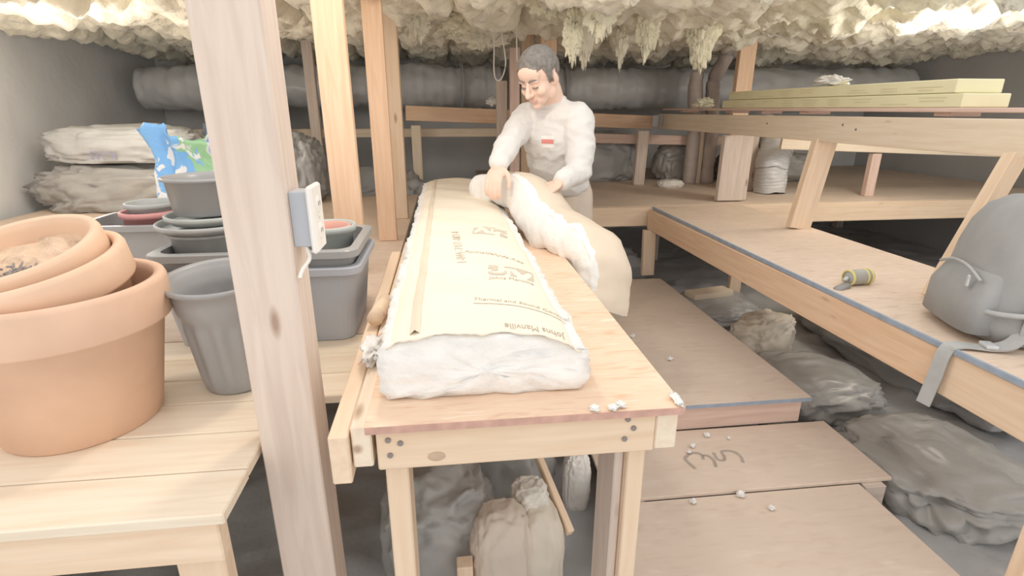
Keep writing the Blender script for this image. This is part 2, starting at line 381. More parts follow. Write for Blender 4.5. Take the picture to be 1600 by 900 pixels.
# ------------------------------------------------------------------ long batt with kraft facing
def tz(x, y):
    """top of the batt, crowned and gently quilted"""
    u = (x+0.125)/0.37
    u = max(0, min(1, u))
    z = 0.998-0.018*(2*u-1)**4-0.022*max(0, u-0.55)**2*5
    z += 0.006*fbm((x*0.8, y, 0), 3.0, 5.0)+0.003*math.sin(y*23+2*math.sin(x*9))
    if y < 1.1: z -= 0.02*((1.1-y)/0.15)**2*0.35
    return z
LB = 0.99
def xl(y): return -0.125+0.006*fbm((0, y, 0), 5, 2.0)
def xr(y): return 0.245+0.008*fbm((1, y, 0), 6, 8.0)
batt = empty('insulation_batt', (0.06, 2.1, BZ), 'long paper-faced insulation batt lying on the bench, printed side up', 'insulation')
def tpart(o):
    o.parent = batt; o.matrix_parent_inverse = Matrix.Translation((-0.06, -2.1, -BZ)); return o
def batt_core():
    ny, na = 150, 44
    vs, fs = [], []
    for j in range(ny+1):
        y = 0.955+2.36*j/ny
        for k in range(na):
            t = k/na*4; s_ = t % 1
            if t < 1: u, z = s_, 0
            elif t < 2: u, z = 1, s_
            elif t < 3: u, z = 1-s_, 1
            else: u, z = 0, 1-s_
            x = xl(y)-0.012+(xr(y)-xl(y)+0.026)*u
            top = tz(x, y)-0.004
            zz = BZ+0.002+(top-BZ-0.002)*z
            bul = 0.012*math.sin(PI*z) if u in (0, 1) else 0
            jag = 0.007*fbm((x, y, zz), 28, 4)+0.006*fbm((x, y, zz), 60, 6)
            sx = (1 if u > 0.5 else -1)
            x += sx*bul+(jag*sx if u in (0, 1) else 0)
            yy = y+(0.010*fbm((x, 0, zz), 14, 3)+0.006*fbm((x, 0, zz), 45, 3) if j in (0, ny) else 0)
            vs.append((x, yy, max(zz+(0.004*fbm((x, y, 1), 30, 2) if z == 0 else 0), BZ+0.001)))
    for j in range(ny):
        for k in range(na):
            a = j*na+k; b = j*na+(k+1) % na; fs.append((a, b, b+na, a+na))
    # cut ends: grid fan inward
    for j, rev in ((0, True), (ny, False)):
        base = j*na; cx = sum(vs[base+k][0] for k in range(na))/na; cz = sum(vs[base+k][2] for k in range(na))/na; cy = vs[base][1]
        prev = [base+k for k in range(na)]
        for ring in range(1, 7):
            f = 1-ring/7; row = []
            for k in range(na):
                v = vs[base+k]; x = cx+(v[0]-cx)*f; z = cz+(v[2]-cz)*f
                row.append(len(vs)); vs.append((x, cy-(0.012 if rev else -0.012)*(1-f)**0.5+0.010*fbm((x, 0, z), 22, 3)+0.007*fbm((x, 0, z), 55, 5), z))
            for k in range(na):
                k2 = (k+1) % na; q = (prev[k], row[k], row[k2], prev[k2]); fs.append(q if rev else q[::-1])
            prev = row
        c = len(vs); vs.append((cx, cy-(0.012 if rev else -0.012), cz))
        for k in range(na):
            q = (prev[k], c, prev[(k+1) % na]); fs.append(q if rev else q[::-1])
    o = obj('fibre_core', vs, fs, 'fibre', None, True); bm = bmesh.new(); bm.from_mesh(o.data); bmesh.ops.recalc_face_normals(bm, faces=bm.faces); bm.to_mesh(o.data); bm.free()
    return o
tpart(batt_core())
def facing():
    nx, ny = 40, 240; vs, fs = [], []
    for j in range(ny+1):
        y0 = 0.945+2.37*j/ny
        for i in range(nx+1):
            u = i/nx; y = y0+(0.010*fbm((u*3, 0, 0), 3, 1)+0.004*fbm((u*3, 0, 0), 14, 1) if j == 0 else 0)
            x = xl(y)-0.006+(xr(y)-xl(y)+0.012)*u+(0.003*fbm((0, y, u), 25, 3) if i in (0, nx) else 0)
            z = tz(x, y)+0.0015
            if i < 2: z -= 0.004*(2-i)
            if i > nx-2: z -= 0.006
            vs.append((x, y, z))
    for j in range(ny):
        for i in range(nx):
            a = j*(nx+1)+i; fs.append((a, a+1, a+nx+2, a+nx+1))
    o = obj('kraft_facing', vs, fs, 'kraft', None, True)
    sol = o.modifiers.new('s', 'SOLIDIFY'); sol.thickness = 0.0012; sol.offset = -1
    return o
face = tpart(facing())
def flange():
    ny = 120; vs, fs = [], []
    for j in range(ny+1):
        y = 0.96+2.33*j/ny
        x = -0.084+0.004*fbm((0, y, 0), 4, 7)
        for (dx, dz) in ((0, 0.0022), (0.010, 0.010), (0.020, 0.0025)):
            vs.append((x+dx, y, tz(x+dx, y)+dz+0.001*fbm((0, y, dx), 20, 1)))
    for j in range(ny):
        for i in range(2):
            a = j*3+i; fs.append((a, a+1, a+4, a+3))
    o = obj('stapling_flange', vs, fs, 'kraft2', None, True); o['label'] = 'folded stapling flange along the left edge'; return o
tpart(flange())
# print on the facing (flat ink following the paper)
def text_mesh(s, size, bold=0.0):
    c = bpy.data.curves.new('t', 'FONT'); c.body = s; c.size = size; c.resolution_u = 2; c.offset = bold
    o = bpy.data.objects.new('t', c); COL.objects.link(o)
    dg = bpy.context.evaluated_depsgraph_get(); me = bpy.data.meshes.new_from_object(o.evaluated_get(dg))
    vs = [v.co.copy() for v in me.vertices]; fs = [tuple(p.vertices) for p in me.polygons]
    bpy.data.objects.remove(o); bpy.data.curves.remove(c); bpy.data.meshes.remove(me)
    return vs, fs
def ink(name, vs, fs, org, ang, mat, sx=1.0, sy=1.0, lift=0.0024):
    """subdivide a flat glyph mesh and lay it on the paper"""
    bm = bmesh.new(); bv = [bm.verts.new(v) for v in vs]
    for f in fs:
        try: bm.faces.new([bv[i] for i in f])
        except ValueError: pass
    bmesh.ops.triangulate(bm, faces=bm.faces)
    for _ in range(3):
        es = [e for e in bm.edges if e.calc_length()*max(sx, sy) > 0.022]
        if not es: break
        bmesh.ops.subdivide_edges(bm, edges=es, cuts=1); bmesh.ops.triangulate(bm, faces=bm.faces)
    ca, sa = math.cos(ang), math.sin(ang)
    for v in bm.verts:
        x, y = v.co.x*sx, v.co.y*sy
        X = org[0]+x*ca-y*sa; Y = org[1]+x*sa+y*ca
        v.co = Vector((X, Y, tz(X, Y)+lift))
    bm.faces.ensure_lookup_table()
    me = bpy.data.meshes.new(name); bm.normal_update(); bm.to_mesh(me); bm.free()
    return tpart(link(name, me, mat))
A = -0.12
v, f = text_mesh('Formaldehyde-free', 0.030); ink('printed_text', v, f, (0.040, 1.535), A-0.25, 'print', 0.78, 1.0)
v, f = text_mesh('Johns Manville', 0.026); ink('printed_text', v, f, (0.094, 1.282), A, 'print', 0.76, 1.1)
v, f = text_mesh('Thermal and Sound Control', 0.030); ink('printed_text', v, f, (0.045, 1.108), A-0.05, 'print', 0.62, 0.9)
v, f = text_mesh('Johns Manville', 0.034); ink('printed_text', v, f, (0.222, 0.982), PI+A*0.4, 'print', 0.62, 1.1)
v, f = text_mesh('Johns Manville', 0.020); ink('printed_text', v, f, (0.205, 1.880), PI+A, 'print', 0.76, 1.4)
v, f = text_mesh('1-844-707-0821-8', 0.062); ink('printed_text', v, f, (0.044, 1.41), PI/2+0.03, 'printlogo', 0.95, 0.62)
def rect(x0, y0, x1, y1): return [(x0, y0, 0), (x1, y0, 0), (x1, y1, 0), (x0, y1, 0)]
def strip(name, org, ang, L, h):
    n = 10; vs = [];fs = []
    for i in range(n+1): vs += [(L*i/n, 0, 0), (L*i/n, h, 0)]
    for i in range(n): fs.append((2*i, 2*i+2, 2*i+3, 2*i+1))
    return ink(name, vs, fs, org, ang, 'printlogo')
strip('printed_rule', (0.045, 1.090), A-0.05, 0.20, 0.004)
def logo(org, ang, s):
    # knocked-out JM: the grey pieces around the pale letters
    polys = [[(0, .55), (0, 1), (.22, 1), (.22, .42), (.17, .36), (.09, .36), (.09, .55)],
             [(0, .28), (.02, .12), (.10, 0), (.33, 0), (.42, .15), (.42, .42), (.36, .42), (.36, .28), (.30, .18), (.12, .18), (.09, .28)],
             [(.36, 1), (1, 1), (1, .86), (.36, .86)],
             [(.50, 0), (.50, .52), (.66, 0)], [(.62, .86), (.90, .86), (.76, .34)], [(.86, 0), (1.02, 0), (1.02, .86), (.98, .86), (.98, .5)]]
    vs, fs = [], []
    for p in polys:
        fs.append(tuple(range(len(vs), len(vs)+len(p)))); vs += [(x*0.118*s, y*0.080*s, 0) for x, y in p]
    o = ink('printed_logo', vs, fs, org, ang, 'printlogo'); return o
logo((0.092, 1.312), A, 1.0)
logo((0.205, 1.860), PI+A, 1.0)

# ------------------------------------------------------------------ second batt folded over the bench edge
def folded_batt():
    root = empty('folded_batt', (0.43, 2.2, BZ), 'white fibreglass batt end folded over the right edge of the bench beside the man', 'insulation')
    path = smoothpath([(0.11, 2.66, 0.99), (0.19, 2.54, 0.985), (0.262, 2.40, 0.97), (0.325, 2.22, 0.875), (0.39, 2.06, 0.858), (0.455, 1.94, 0.850), (0.485, 1.88, 0.77), (0.49, 1.87, 0.70)], 10)
    N = len(path); W0 = Vector((0.88, 0.30, -0.36)).normalized()
    vs, fs, rows = [], [], []; kv, kf = [], []
    for i, p in enumerate(path):
        u = i/(N-1)
        t = (path[min(i+1, N-1)]-path[max(i-1, 0)]).normalized()
        nrm = W0.cross(t).normalized()
        if nrm.z < 0 and abs(t.z) < 0.7: nrm = -nrm
        if abs(t.z) >= 0.5 and nrm.y > 0: nrm = -nrm
        wd = 0.15+0.03*math.sin(PI*u); th = 0.085+0.085*math.sin(PI*min(1, 0.12+u*1.0))
        row = []
        ring = [(0, 0), (0.03, -.0), (.35, 0), (.7, 0), (1, 0), (1.05, .25), (1.06, .6), (1, 1), (.85, 1.04), (.6, 1.06), (.35, 1.04), (.12, 1.0), (-.10, .9), (-.16, .72), (-.2, .5), (-.17, .28), (-.1, .1)]
        for (a, b) in ring:
            q = p+W0*wd*a+nrm*th*b
            q = q+Vector((1, 1, 1))*0.012*fbm(q, 24, 2)+nrm*0.010*fbm(q, 9, 6)
            row.append(len(vs)); vs.append(q)
        rows.append(row)
        krow = []
        for a, hh in ((-.115, .80), (.16, 1.015), (.5, 1.065), (.7, 1.065), (.9, 1.03), (1.05, .90)):
            q = p+W0*wd*a+nrm*(th*hh+(0.004 if a > 0 else 0.0))
            q = q+nrm*(0.010*fbm(q, 9, 6)+0.003*ridge(q, 14, 2))
            krow.append(len(kv)); kv.append(q)
        if i > 9: 
            for k in range(5): kf.append((krow[k], krow[k+1], krow[k+1]-6, krow[k]-6))
    n = len(rows[0])
    for a, b in zip(rows, rows[1:]):
        for k in range(n): fs.append((a[k], a[(k+1) % n], b[(k+1) % n], b[k]))
    for row, rev in ((rows[0], 0), (rows[-1], 1)):
        c = sum((Vector(vs[k]) for k in row), Vector())/n; vs.append(c)
        for k in range(n): fs.append((row[k], row[(k+1) % n], len(vs)-1) if rev else (row[(k+1) % n], row[k], len(vs)-1))
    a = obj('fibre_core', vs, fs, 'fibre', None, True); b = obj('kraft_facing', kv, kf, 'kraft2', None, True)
    sub = a.modifiers.new('s', 'SUBSURF'); sub.levels = sub.render_levels = 1
    for o in (a, b): o.parent = root; o.matrix_parent_inverse = Matrix.Translation((-0.43, -2.2, -BZ))
    bm = bmesh.new(); bm.from_mesh(a.data); bmesh.ops.recalc_face_normals(bm, faces=bm.faces); bm.to_mesh(a.data); bm.free()
    return root
folded_batt()

# ------------------------------------------------------------------ posts and beams on the left
def post_with_box():
    post((-0.356, 1.082), -0.03, 2.25, 0.118, 0.098, 'nearpost', 'wide near timber post standing in front of the black ribbed pot')
post_with_box()
post((-0.428, 2.37), 0.71, 2.2, 0.118, 0.05, 'orange', 'middle of three posts on the deck, broad orange face with pale edge', top=(-0.436, 2.37))
post((-0.335, 2.97), 0.71, 2.2, 0.096, 0.045, 'orange', 'brightly lit orange stud standing on the deck behind the grey tote')
post((-0.315, 3.62), 0.71, 2.2, 0.095, 0.09, 'fresh', 'yellow pine post just behind the bright orange stud')
post((-1.12, 5.05), 0.71, 2.1, 0.085, 0.06, 'shadewood', 'thin shaded stud far behind between the left posts')
post((-0.262, 5.08), 0.71, 1.26, 0.085, 0.05, 'pale', 'short pale stud under the far rail left of the man')
timber('support_beam', (-0.34, 5.0, 1.365), (2.03, 5.36, 1.272), 0.04, 0.125, 'orange', label='long orange beam running behind the man at chest height', cat='beam')
timber('support_beam', (-2.6, 5.22, 1.19), (0.62, 5.22, 1.19), 0.04, 0.075, 'pale', label='lower pale rail far behind on the left below the orange beam', cat='beam')
post((0.568, 4.62), 0.71, 1.86, 0.08, 0.06, 'pinkish', 'shorter brown stud left of the man\'s forehead')
post((0.475, 4.75), 0.71, 1.62, 0.09, 0.05, 'shadewood', 'dim stud farther left behind the man\'s face')
post((0.835, 4.60), 0.71, 2.1, 0.125, 0.08, 'orange', 'tall orange post right behind the man\'s head')
post((0.69, 4.74), 0.71, 2.05, 0.10, 0.05, 'fresh', 'pale post half hidden behind the man\'s hair')

# outlet box on the near post
ob = empty('outlet_box', (-0.297, 1.075, 1.2), 'white outlet cover on a grey box fixed to the near post', 'outlet')
def opart(o): o.parent = ob; o.matrix_parent_inverse = Matrix.Translation((0.297, -1.075, -1.2)); return o
opart(box('back_box', (-0.2795, 1.075, 1.2), (0.0355, 0.055, 0.105), 'tote'))
opart(box('cover_plate', (-0.256, 1.072, 1.2), (0.012, 0.078, 0.128), 'white', bev=0.004))
for dz in (-0.026, 0.026):
    s_ = lathe('socket', [(0, 0.003), (0.012, 0.003), (0.0165, 0.001), (0.017, 0)], 'white', n=20, M=Matrix.Translation((-0.2505, 1.072, 1.2+dz)) @ Matrix.Rotation(PI/2, 4, 'Y')); opart(s_)
    for dy in (-0.006, 0.006): 
        sl = box('slot', (-0.2472, 1.072+dy, 1.202+dz), (0.001, 0.002, 0.008), 'screw', bev=0); opart(sl)
opart(box('plate_screw', (-0.2495, 1.072, 1.2), (0.002, 0.005, 0.005), 'steel', bev=0.001))
opart(tube('cable', smoothpath([(-0.28, 1.06, 1.15), (-0.272, 1.05, 1.125), (-0.285, 1.04, 1.105), (-0.29, 1.03, 1.09)]), 0.004, 'white'))

# ------------------------------------------------------------------ deck on the left
DZ = 0.71
deck = empty('plank_deck', (-1.2, 2.5, 0), 'raised plank deck on the left carrying the flower pots and grey tote', 'deck')
def dpart(o): o.parent = deck; o.matrix_parent_inverse = Matrix.Translation((1.2, -2.5, 0)); return o
y = 0.84
for k, wd in enumerate((0.135, 0.14, 0.137, 0.128, 0.13, 0.14)):
    xe = -0.42 if y+wd < 1.15 else -0.245
    if k == 2: xe = -0.42
    dpart(timber('plank', (-2.9, y+wd/2, DZ-0.012), (xe+random.uniform(-.006, .004), y+wd/2, DZ-0.012), wd-0.004, 0.024, 'plank')); y += wd
dpart(box('deck_sheet', (-1.575, 2.37, DZ-0.012), (2.65, 1.42, 0.022), 'osb2'))
dpart(box('deck_sheet', (-1.575, 3.86, DZ-0.012), (2.65, 1.54, 0.022), 'osb2'))
for yy in (0.87, 1.6, 2.4, 3.3, 4.5): dpart(timber('joist', (-2.9, yy, DZ-0.07), (-0.44, yy, DZ-0.07), 0.038, 0.089, 'fresh'))
for xx in (-2.7, -0.5):
    for yy in (0.9, 2.45, 4.45): dpart(timber('leg', (xx, yy, -0.03), (xx, yy, DZ-0.115), 0.089, 0.04, 'fresh', (0, 1, 0)))

# terracotta pots, nested
def pot_profile(R, H, rb, band=0.09, t=0.012, lip=0.014):
    rr = R-lip
    return [(0, 0), (rb, 0), (rb+0.004, 0.004), (rb+(rr-rb)*0.9, H-band-0.004), (R-0.003, H-band), (R, H-band+0.006), (R, H-0.012), (R-0.004, H-0.003), (R-0.010, H), (R-t-0.008, H-0.004), (R-t-0.012, H-0.02), (rr-t-0.006, H-band), (rb-t, 0.018), (0, 0.018)]
def tilt(loc, ax, ay): return Matrix.Translation(loc) @ Matrix.Rotation(ay, 4, 'Y') @ Matrix.Rotation(ax, 4, 'X')
o = lathe('terracotta_pot', pot_profile(0.215, 0.335, 0.150, 0.095, 0.016), 'terra', n=64); o.matrix_world = tilt((-0.862, 1.215, DZ), 0.0, 0.0)
tag(o, 'largest outer terracotta pot of the nested stack on the deck', 'flower pot', 'nested terracotta pots')
o = lathe('terracotta_pot', pot_profile(0.182, 0.20, 0.135, 0.075, 0.014), 'terra2', n=64); o.matrix_world = tilt((-0.872, 1.235, DZ+0.19), 0.16, -0.10)
tag(o, 'middle terracotta pot sitting inside the largest pot', 'flower pot', 'nested terracotta pots')
pt = lathe('terracotta_pot', pot_profile(0.158, 0.19, 0.115, 0.06, 0.013), 'terra2', n=64); pt.matrix_world = tilt((-0.892, 1.26, DZ+0.235), 0.27, -0.10)
tag(pt, 'innermost terracotta pot filled with dry dirt', 'flower pot', 'nested terracotta pots')
vs, fs = [(0, 0, 0.150)], []
for r in range(1, 15):
    for k in range(48):
        a = 2*PI*k/48; rad = 0.136*r/14; x, yv = rad*math.cos(a), rad*math.sin(a)
        vs.append((x, yv, 0.148+0.012*fbm((x, yv, 0), 22, 3)+0.006*fbm((x, yv, 0), 70, 1)))
for k in range(48): fs.append((0, 1+k, 1+(k+1) % 48))
for r in range(13):
    for k in range(48):
        a = 1+r*48+k; b = 1+r*48+(k+1) % 48; fs.append((a, a+48, b+48, b))
so = obj('dirt_fill', vs, fs, 'soil', pt, True); so['label'] = 'dry orange-brown dirt'
for k in range(26):
    a = random.uniform(0, 6.28); r = random.uniform(0, 0.05); x, yv = 0.02+r*math.cos(a), -0.055+r*0.6*math.sin(a)
    L = random.uniform(.008, .022); q = random.uniform(0, 6.28)
    tube('bark_chip', [(x, yv, 0.158), (x+L*math.cos(q), yv+L*math.sin(q), 0.163)], [0.003, 0.002], 'bark', so, 5)

# black ribbed nursery pot
prof = [(0, 0), (0.080, 0), (0.084, 0.006), (0.100, 0.205), (0.108, 0.222), (0.113, 0.275), (0.126, 0.285), (0.128, 0.292), (0.124, 0.298), (0.114, 0.292), (0.112, 0.282), (0.107, 0.280), (0.106, 0.262), (0.102, 0.258), (0.101, 0.235), (0.095, 0.21), (0.082, 0.09), (0, 0.09)]
def dense(prof, step=0.02):
    out = [prof[0]]
    for a, b in zip(prof, prof[1:]):
        k = max(1, int(abs(a[1]-b[1])/step))
        for i in range(1, k+1): out.append((a[0]+(b[0]-a[0])*i/k, a[1]+(b[1]-a[1])*i/k))
    return out
npot = lathe('nursery_pot', dense(prof), 'blackpot', n=72, rib=0.045, nr=13, rz=(0.01, 0.2)); npot.matrix_world = tilt((-0.568, 1.365, DZ+0.008), 0.09, 0.0)
tag(npot, 'tall black ribbed nursery pot between the terracotta pots and the near post', 'plant pot')
lathe('soil_fill', [(0, 0.17), (0.05, 0.163), (0.087, 0.16)], 'bark', npot)

# grey tote with a black tub nested in it
def tub(name, x0, x1, y0, y1, z0, z1, mat, taper, rimw, label, cat, t=0.004):
    r = empty(name, ((x0+x1)/2, (y0+y1)/2, z0), label, cat)
    cx, cy = (x0+x1)/2, (y0+y1)/2; hx, hy = (x1-x0)/2, (y1-y0)/2; H = z1-z0
    def loop(sx, sy, z, rad=0.045, n=6):
        out = []
        for (qx, qy, a0) in ((1, 1, 0), (-1, 1, PI/2), (-1, -1, PI), (1, -1, 1.5*PI)):
            for k in range(n+1):
                a = a0+PI/2*k/n; out.append(Vector((qx*(sx-rad)+rad*math.cos(a), qy*(sy-rad)+rad*math.sin(a), z)))
        return out
    def skin(loops, nm, mat, parent, cap0=True, cap1=True):
        vs, fs = [], []; n = len(loops[0])
        for L in loops: vs += L
        for j in range(len(loops)-1):
            for k in range(n): a = j*n+k; b = j*n+(k+1) % n; fs.append((a, b, b+n, a+n))
        if cap0: fs.append(tuple(reversed(range(n))))
        if cap1: fs.append(tuple(range(len(vs)-n, len(vs))))
        o = obj(nm, vs, fs, mat, parent); bm = bmesh.new(); bm.from_mesh(o.data); bmesh.ops.recalc_face_normals(bm, faces=bm.faces); bm.to_mesh(o.data); bm.free(); return o
    skin([loop(hx-taper, hy-taper, 0), loop(hx-0.004, hy-0.004, H-0.012), loop(hx-0.004-t, hy-0.004-t, H-0.012), loop(hx-taper-t, hy-taper-t, t)], 'body', mat, r)
    skin([loop(hx-0.003, hy-0.003, H-0.022), loop(hx+rimw, hy+rimw, H-0.022), loop(hx+rimw, hy+rimw, H-0.002), loop(hx+rimw-0.002, hy+rimw-0.002, H), loop(hx-0.009, hy-0.009, H), loop(hx-0.009, hy-0.009, H-0.022)], 'rim', mat, r, False, False)
    return r
tub('storage_tote', -0.86, -0.28, 1.575, 1.955, DZ+0.002, 0.955, 'tote', 0.03, 0.012, 'blue-grey plastic storage tote on the deck under the black tub', 'tote')
tub('black_tub', -0.85, -0.29, 1.59, 1.94, 0.885, 1.005, 'blackpot', 0.012, 0.018, 'shallow black plastic tub nested in the grey tote', 'tub')
TB = 0.892
def simple_pot(name, c, z, R, H, rb, mat, label, n=48, rimw=0.010, rimh=0.016, inner=None, cat='plant pot', tl=(0, 0)):
    p = [(0, 0), (rb, 0), (rb+0.003, 0.003), (R-rimw, H-rimh), (R, H-rimh+0.002), (R+0.001, H-0.003), (R-0.003, H), (R-rimw, H-0.003), (R-rimw-0.004, H-rimh), (R-rimw-0.010, H-rimh-0.012), (rb-0.004, 0.005), (0, 0.005)]
    o = lathe(name, p, mat, n=n); o.matrix_world = tilt((c[0], c[1], z), *tl)
    return tag(o, label, cat)
simple_pot('plant_saucer', (-0.745, 1.765), TB, 0.125, 0.155, 0.105, 'greypot', 'dusty grey nursery pot in the black tub under the round trays')
simple_pot('plant_saucer', (-0.745, 1.765), 1.049, 0.150, 0.022, 0.13, 'greypot', 'widest dark round tray in the stack on the black tub', cat='plant saucer')
simple_pot('plant_saucer', (-0.738, 1.765), 1.073, 0.128, 0.022, 0.11, 'greenpot', 'pale grey round saucer directly under the black bowl', cat='plant saucer')
simple_pot('bowl_pot', (-0.735, 1.765), 1.096, 0.122, 0.112, 0.098, 'blackpot', 'glossy black bowl-shaped pot on top of the saucer stack', rimh=0.012)
o = simple_pot('plant_pot', (-0.395, 1.80), TB, 0.088, 0.15, 0.065, 'greenpot', 'grey-green round pot standing in the right half of the black tub', rimh=0.022)
o = simple_pot('plant_pot', (-0.395, 1.80), TB+0.062, 0.071, 0.085, 0.055, 'redin', 'reddish clay pot nested inside the grey-green pot', rimw=0.006, rimh=0.01)
# pots behind the tub on a crate
cr = tub('plastic_crate', -1.35, -0.93, 2.06, 2.36, DZ+0.002, 1.0, 'blackpot', 0.02, 0.01, 'black plastic crate behind the stacked trays on the deck', 'crate')
simple_pot('plant_pot', (-1.14, 2.2), 0.718, 0.10, 0.315, 0.08, 'red', 'red plastic pot in the crate behind the black bowl', rimw=0.012, rimh=0.024)
simple_pot('plant_pot', (-1.125, 2.2), 0.93, 0.092, 0.135, 0.07, 'greypot', 'grey ridged pot nested inside the red pot', rimh=0.02)

# soil bag, sacks and dark plastic at the back left
def build_soil_bag():
    n, m = 96, 34; vs, fs = [], []
    for j in range(m+1):
        u = j/m
        for k in range(n):
            a = 2*PI*k/n; c, s_ = math.cos(a), math.sin(a)
            top = 0.58+0.040*math.sin(2*a+0.6)+0.05*noise.noise(Vector((c*2.2, s_*2.2, 3)))+0.028*noise.noise(Vector((c*7, s_*7, 5)))
            z = u*top
            neck = 1.0-0.16*math.exp(-((u-0.80)/0.16)**2)+0.10*max(0, u-0.9)*10*0.35
            fold = 1+0.30*u*(1-2*abs(noise.noise(Vector((c*2.4, s_*2.4, z*2.0+4)))))-0.10*u+0.07*(1-2*abs(noise.noise(Vector((c*5, s_*5, z*7)))))
            rr = neck*fold*(0.90 if u > 0.03 else 0.8)
            vs.append((0.20*math.copysign(abs(c)**0.8, c)*rr+0.02*u*math.sin(3*a), 0.105*math.copysign(abs(s_)**0.8, s_)*rr, z))
    for j in range(m):
        for k in range(n): a = j*n+k; b = j*n+(k+1) % n; fs.append((a, b, b+n, a+n))
    fs.append(tuple(reversed(range(n))))
    o = obj('soil_bag', vs, fs, 'soilbag', None, True, (-1.13, 2.72, DZ)); o.rotation_euler = (0, 0, 0.2)
    md = o.modifiers.new('s', 'SOLIDIFY'); md.thickness = 0.003
    return o
sb = build_soil_bag()
tag(sb, 'torn blue and green plastic soil bag standing behind the black pots', 'bag')
def gbag(name, loc, rad, seed, mat, label, cat, amp=.3, freq=2.0, rz=0, power=.7, sub=5):
    return tag(crumple(name, loc, rad, seed, mat, amp, freq, sub, power=power, rz=rz), label, cat)
gbag('plastic_bundle', (-2.22, 4.28, DZ), (0.58, 0.24, 0.17), 8.1, 'dark2', 'dark crumpled plastic bundle on the deck under the grey sack', 'bundle', 0.35)
gs = gbag('paper_sack', (-2.22, 4.22, DZ+0.335), (0.48, 0.20, 0.13), 5.2, 'greybag', 'light grey creased sack with K-125 print lying on the dark bundle', 'sack', 0.22)
v, f = text_mesh('K-125', 0.075); 
obj('printed_text', [(-q.x*0.9, 0, -q.y) for q in v], f, 'inkblue', gs, loc=(0.02, -0.232, 0.085))
gbag('plastic_bundle', (-1.18, 4.40, DZ), (0.20, 0.15, 0.26), 2.7, 'dark', 'black plastic bundle right of the grey sack behind the soil bag', 'bundle', 0.35)
gbag('blue_tarp', (-1.70, 4.92, 0.0), (0.30, 0.12, 0.79), 4.7, plain('blue_tarp_plastic', (158, 176, 204), 0.5, 0.4, 0.06, 8, 0.3), 'folded blue-grey tarp at the back above the soil bag', 'tarp', 0.2)
gbag('plastic_bundle', (-0.75, 4.98, -0.05), (0.5, 0.2, 0.5), 6.6, 'dark', 'glossy black plastic heap far behind the left posts', 'bundle', 0.3)

# small things on the boards
dw = tube('dowel_offcut', [(-0.205, 1.36, 0.872), (-0.19, 1.50, 0.872)], 0.021, 'fresh', None, 20); tag(dw, 'round wooden dowel offcut lying on the boards beside the batt', 'dowel')
tuft('fibre_scrap', (-0.185, 1.17, 0.87), (0.022, 0.06, 0.020), 1.2, 'fibre', 'long wisp of white fibreglass lying across the loose boards', 'fibre scrap')
rw = tube('red_wire', smoothpath([(-0.215, 1.13, 0.852), (-0.195, 1.2, 0.862), (-0.19, 1.26, 0.86), (-0.165, 1.31, 0.862)]), 0.0016, 'redwire', None, 6); tag(rw, 'thin red wire curling over the boards near the white wisp', 'wire')

# ------------------------------------------------------------------ right: shelf, platform, beams
SZ = 0.73
shelf = empty('long_shelf', (1.8, 2.5, 0), 'long low shelf of strand board with pine front joist on the right', 'shelf')
def spart(o): o.parent = shelf; o.matrix_parent_inverse = Matrix.Translation((-1.8, -2.5, 0)); return o
spart(box('shelf_board', (1.80, 2.28, SZ-0.009), (0.68, 2.86, 0.018), 'osb2', bev=0.001))
spart(box('painted_edge', (1.4625, 2.28, SZ-0.0075), (0.009, 2.864, 0.0185), 'blue', bev=0.001))
spart(timber('front_joist', (1.485, 1.32, SZ-0.088), (1.445, 3.70, SZ-0.088), 0.038, 0.138, 'orange'))
spart(timber('front_joist', (1.485, 0.80, SZ-0.088), (1.485, 1.30, SZ-0.088), 0.038, 0.138, 'fresh'))
spart(timber('back_joist', (2.12, 0.86, SZ-0.088), (2.12, 3.70, SZ-0.088), 0.038, 0.138, 'orange'))
spart(timber('leg', (1.44, 3.66, 0.235), (1.43, 3.66, SZ-0.157), 0.09, 0.04, 'fresh', (0, 1, 0)))
for (x, yv) in ((2.10, 0.95), (2.10, 3.6), (1.50, 0.95)): spart(timber('leg', (x, yv, -0.03), (x, yv, SZ-0.157), 0.09, 0.04, 'fresh', (0, 1, 0)))

timber('rim_joist', (0.55, 3.76, SZ-0.075), (5.15, 3.76, SZ-0.075), 0.04, 0.14, 'fresh', label='long rim joist crossing behind the man and the shelf', cat='joist')
bp = box('rear_platform', (2.75, 5.1, SZ-0.02), (4.85, 2.55, 0.022), 'ply'); tag(bp, 'dim brown plywood platform behind the long rim joist', 'platform')
for k, (x, yv) in enumerate(((0.4, 4.1), (4.9, 4.1), (0.4, 6.2), (4.9, 6.2), (2.0, 5.0))):
    l_ = timber('leg', (x, yv, -0.03), (x, yv, SZ-0.031), 0.09, 0.09, 'shadewood', (0, 1, 0)); l_.parent = bp; l_.matrix_parent_inverse = bp.matrix_world.inverted() if False else Matrix.Translation((-2.75, -5.1, -(SZ-0.02)))

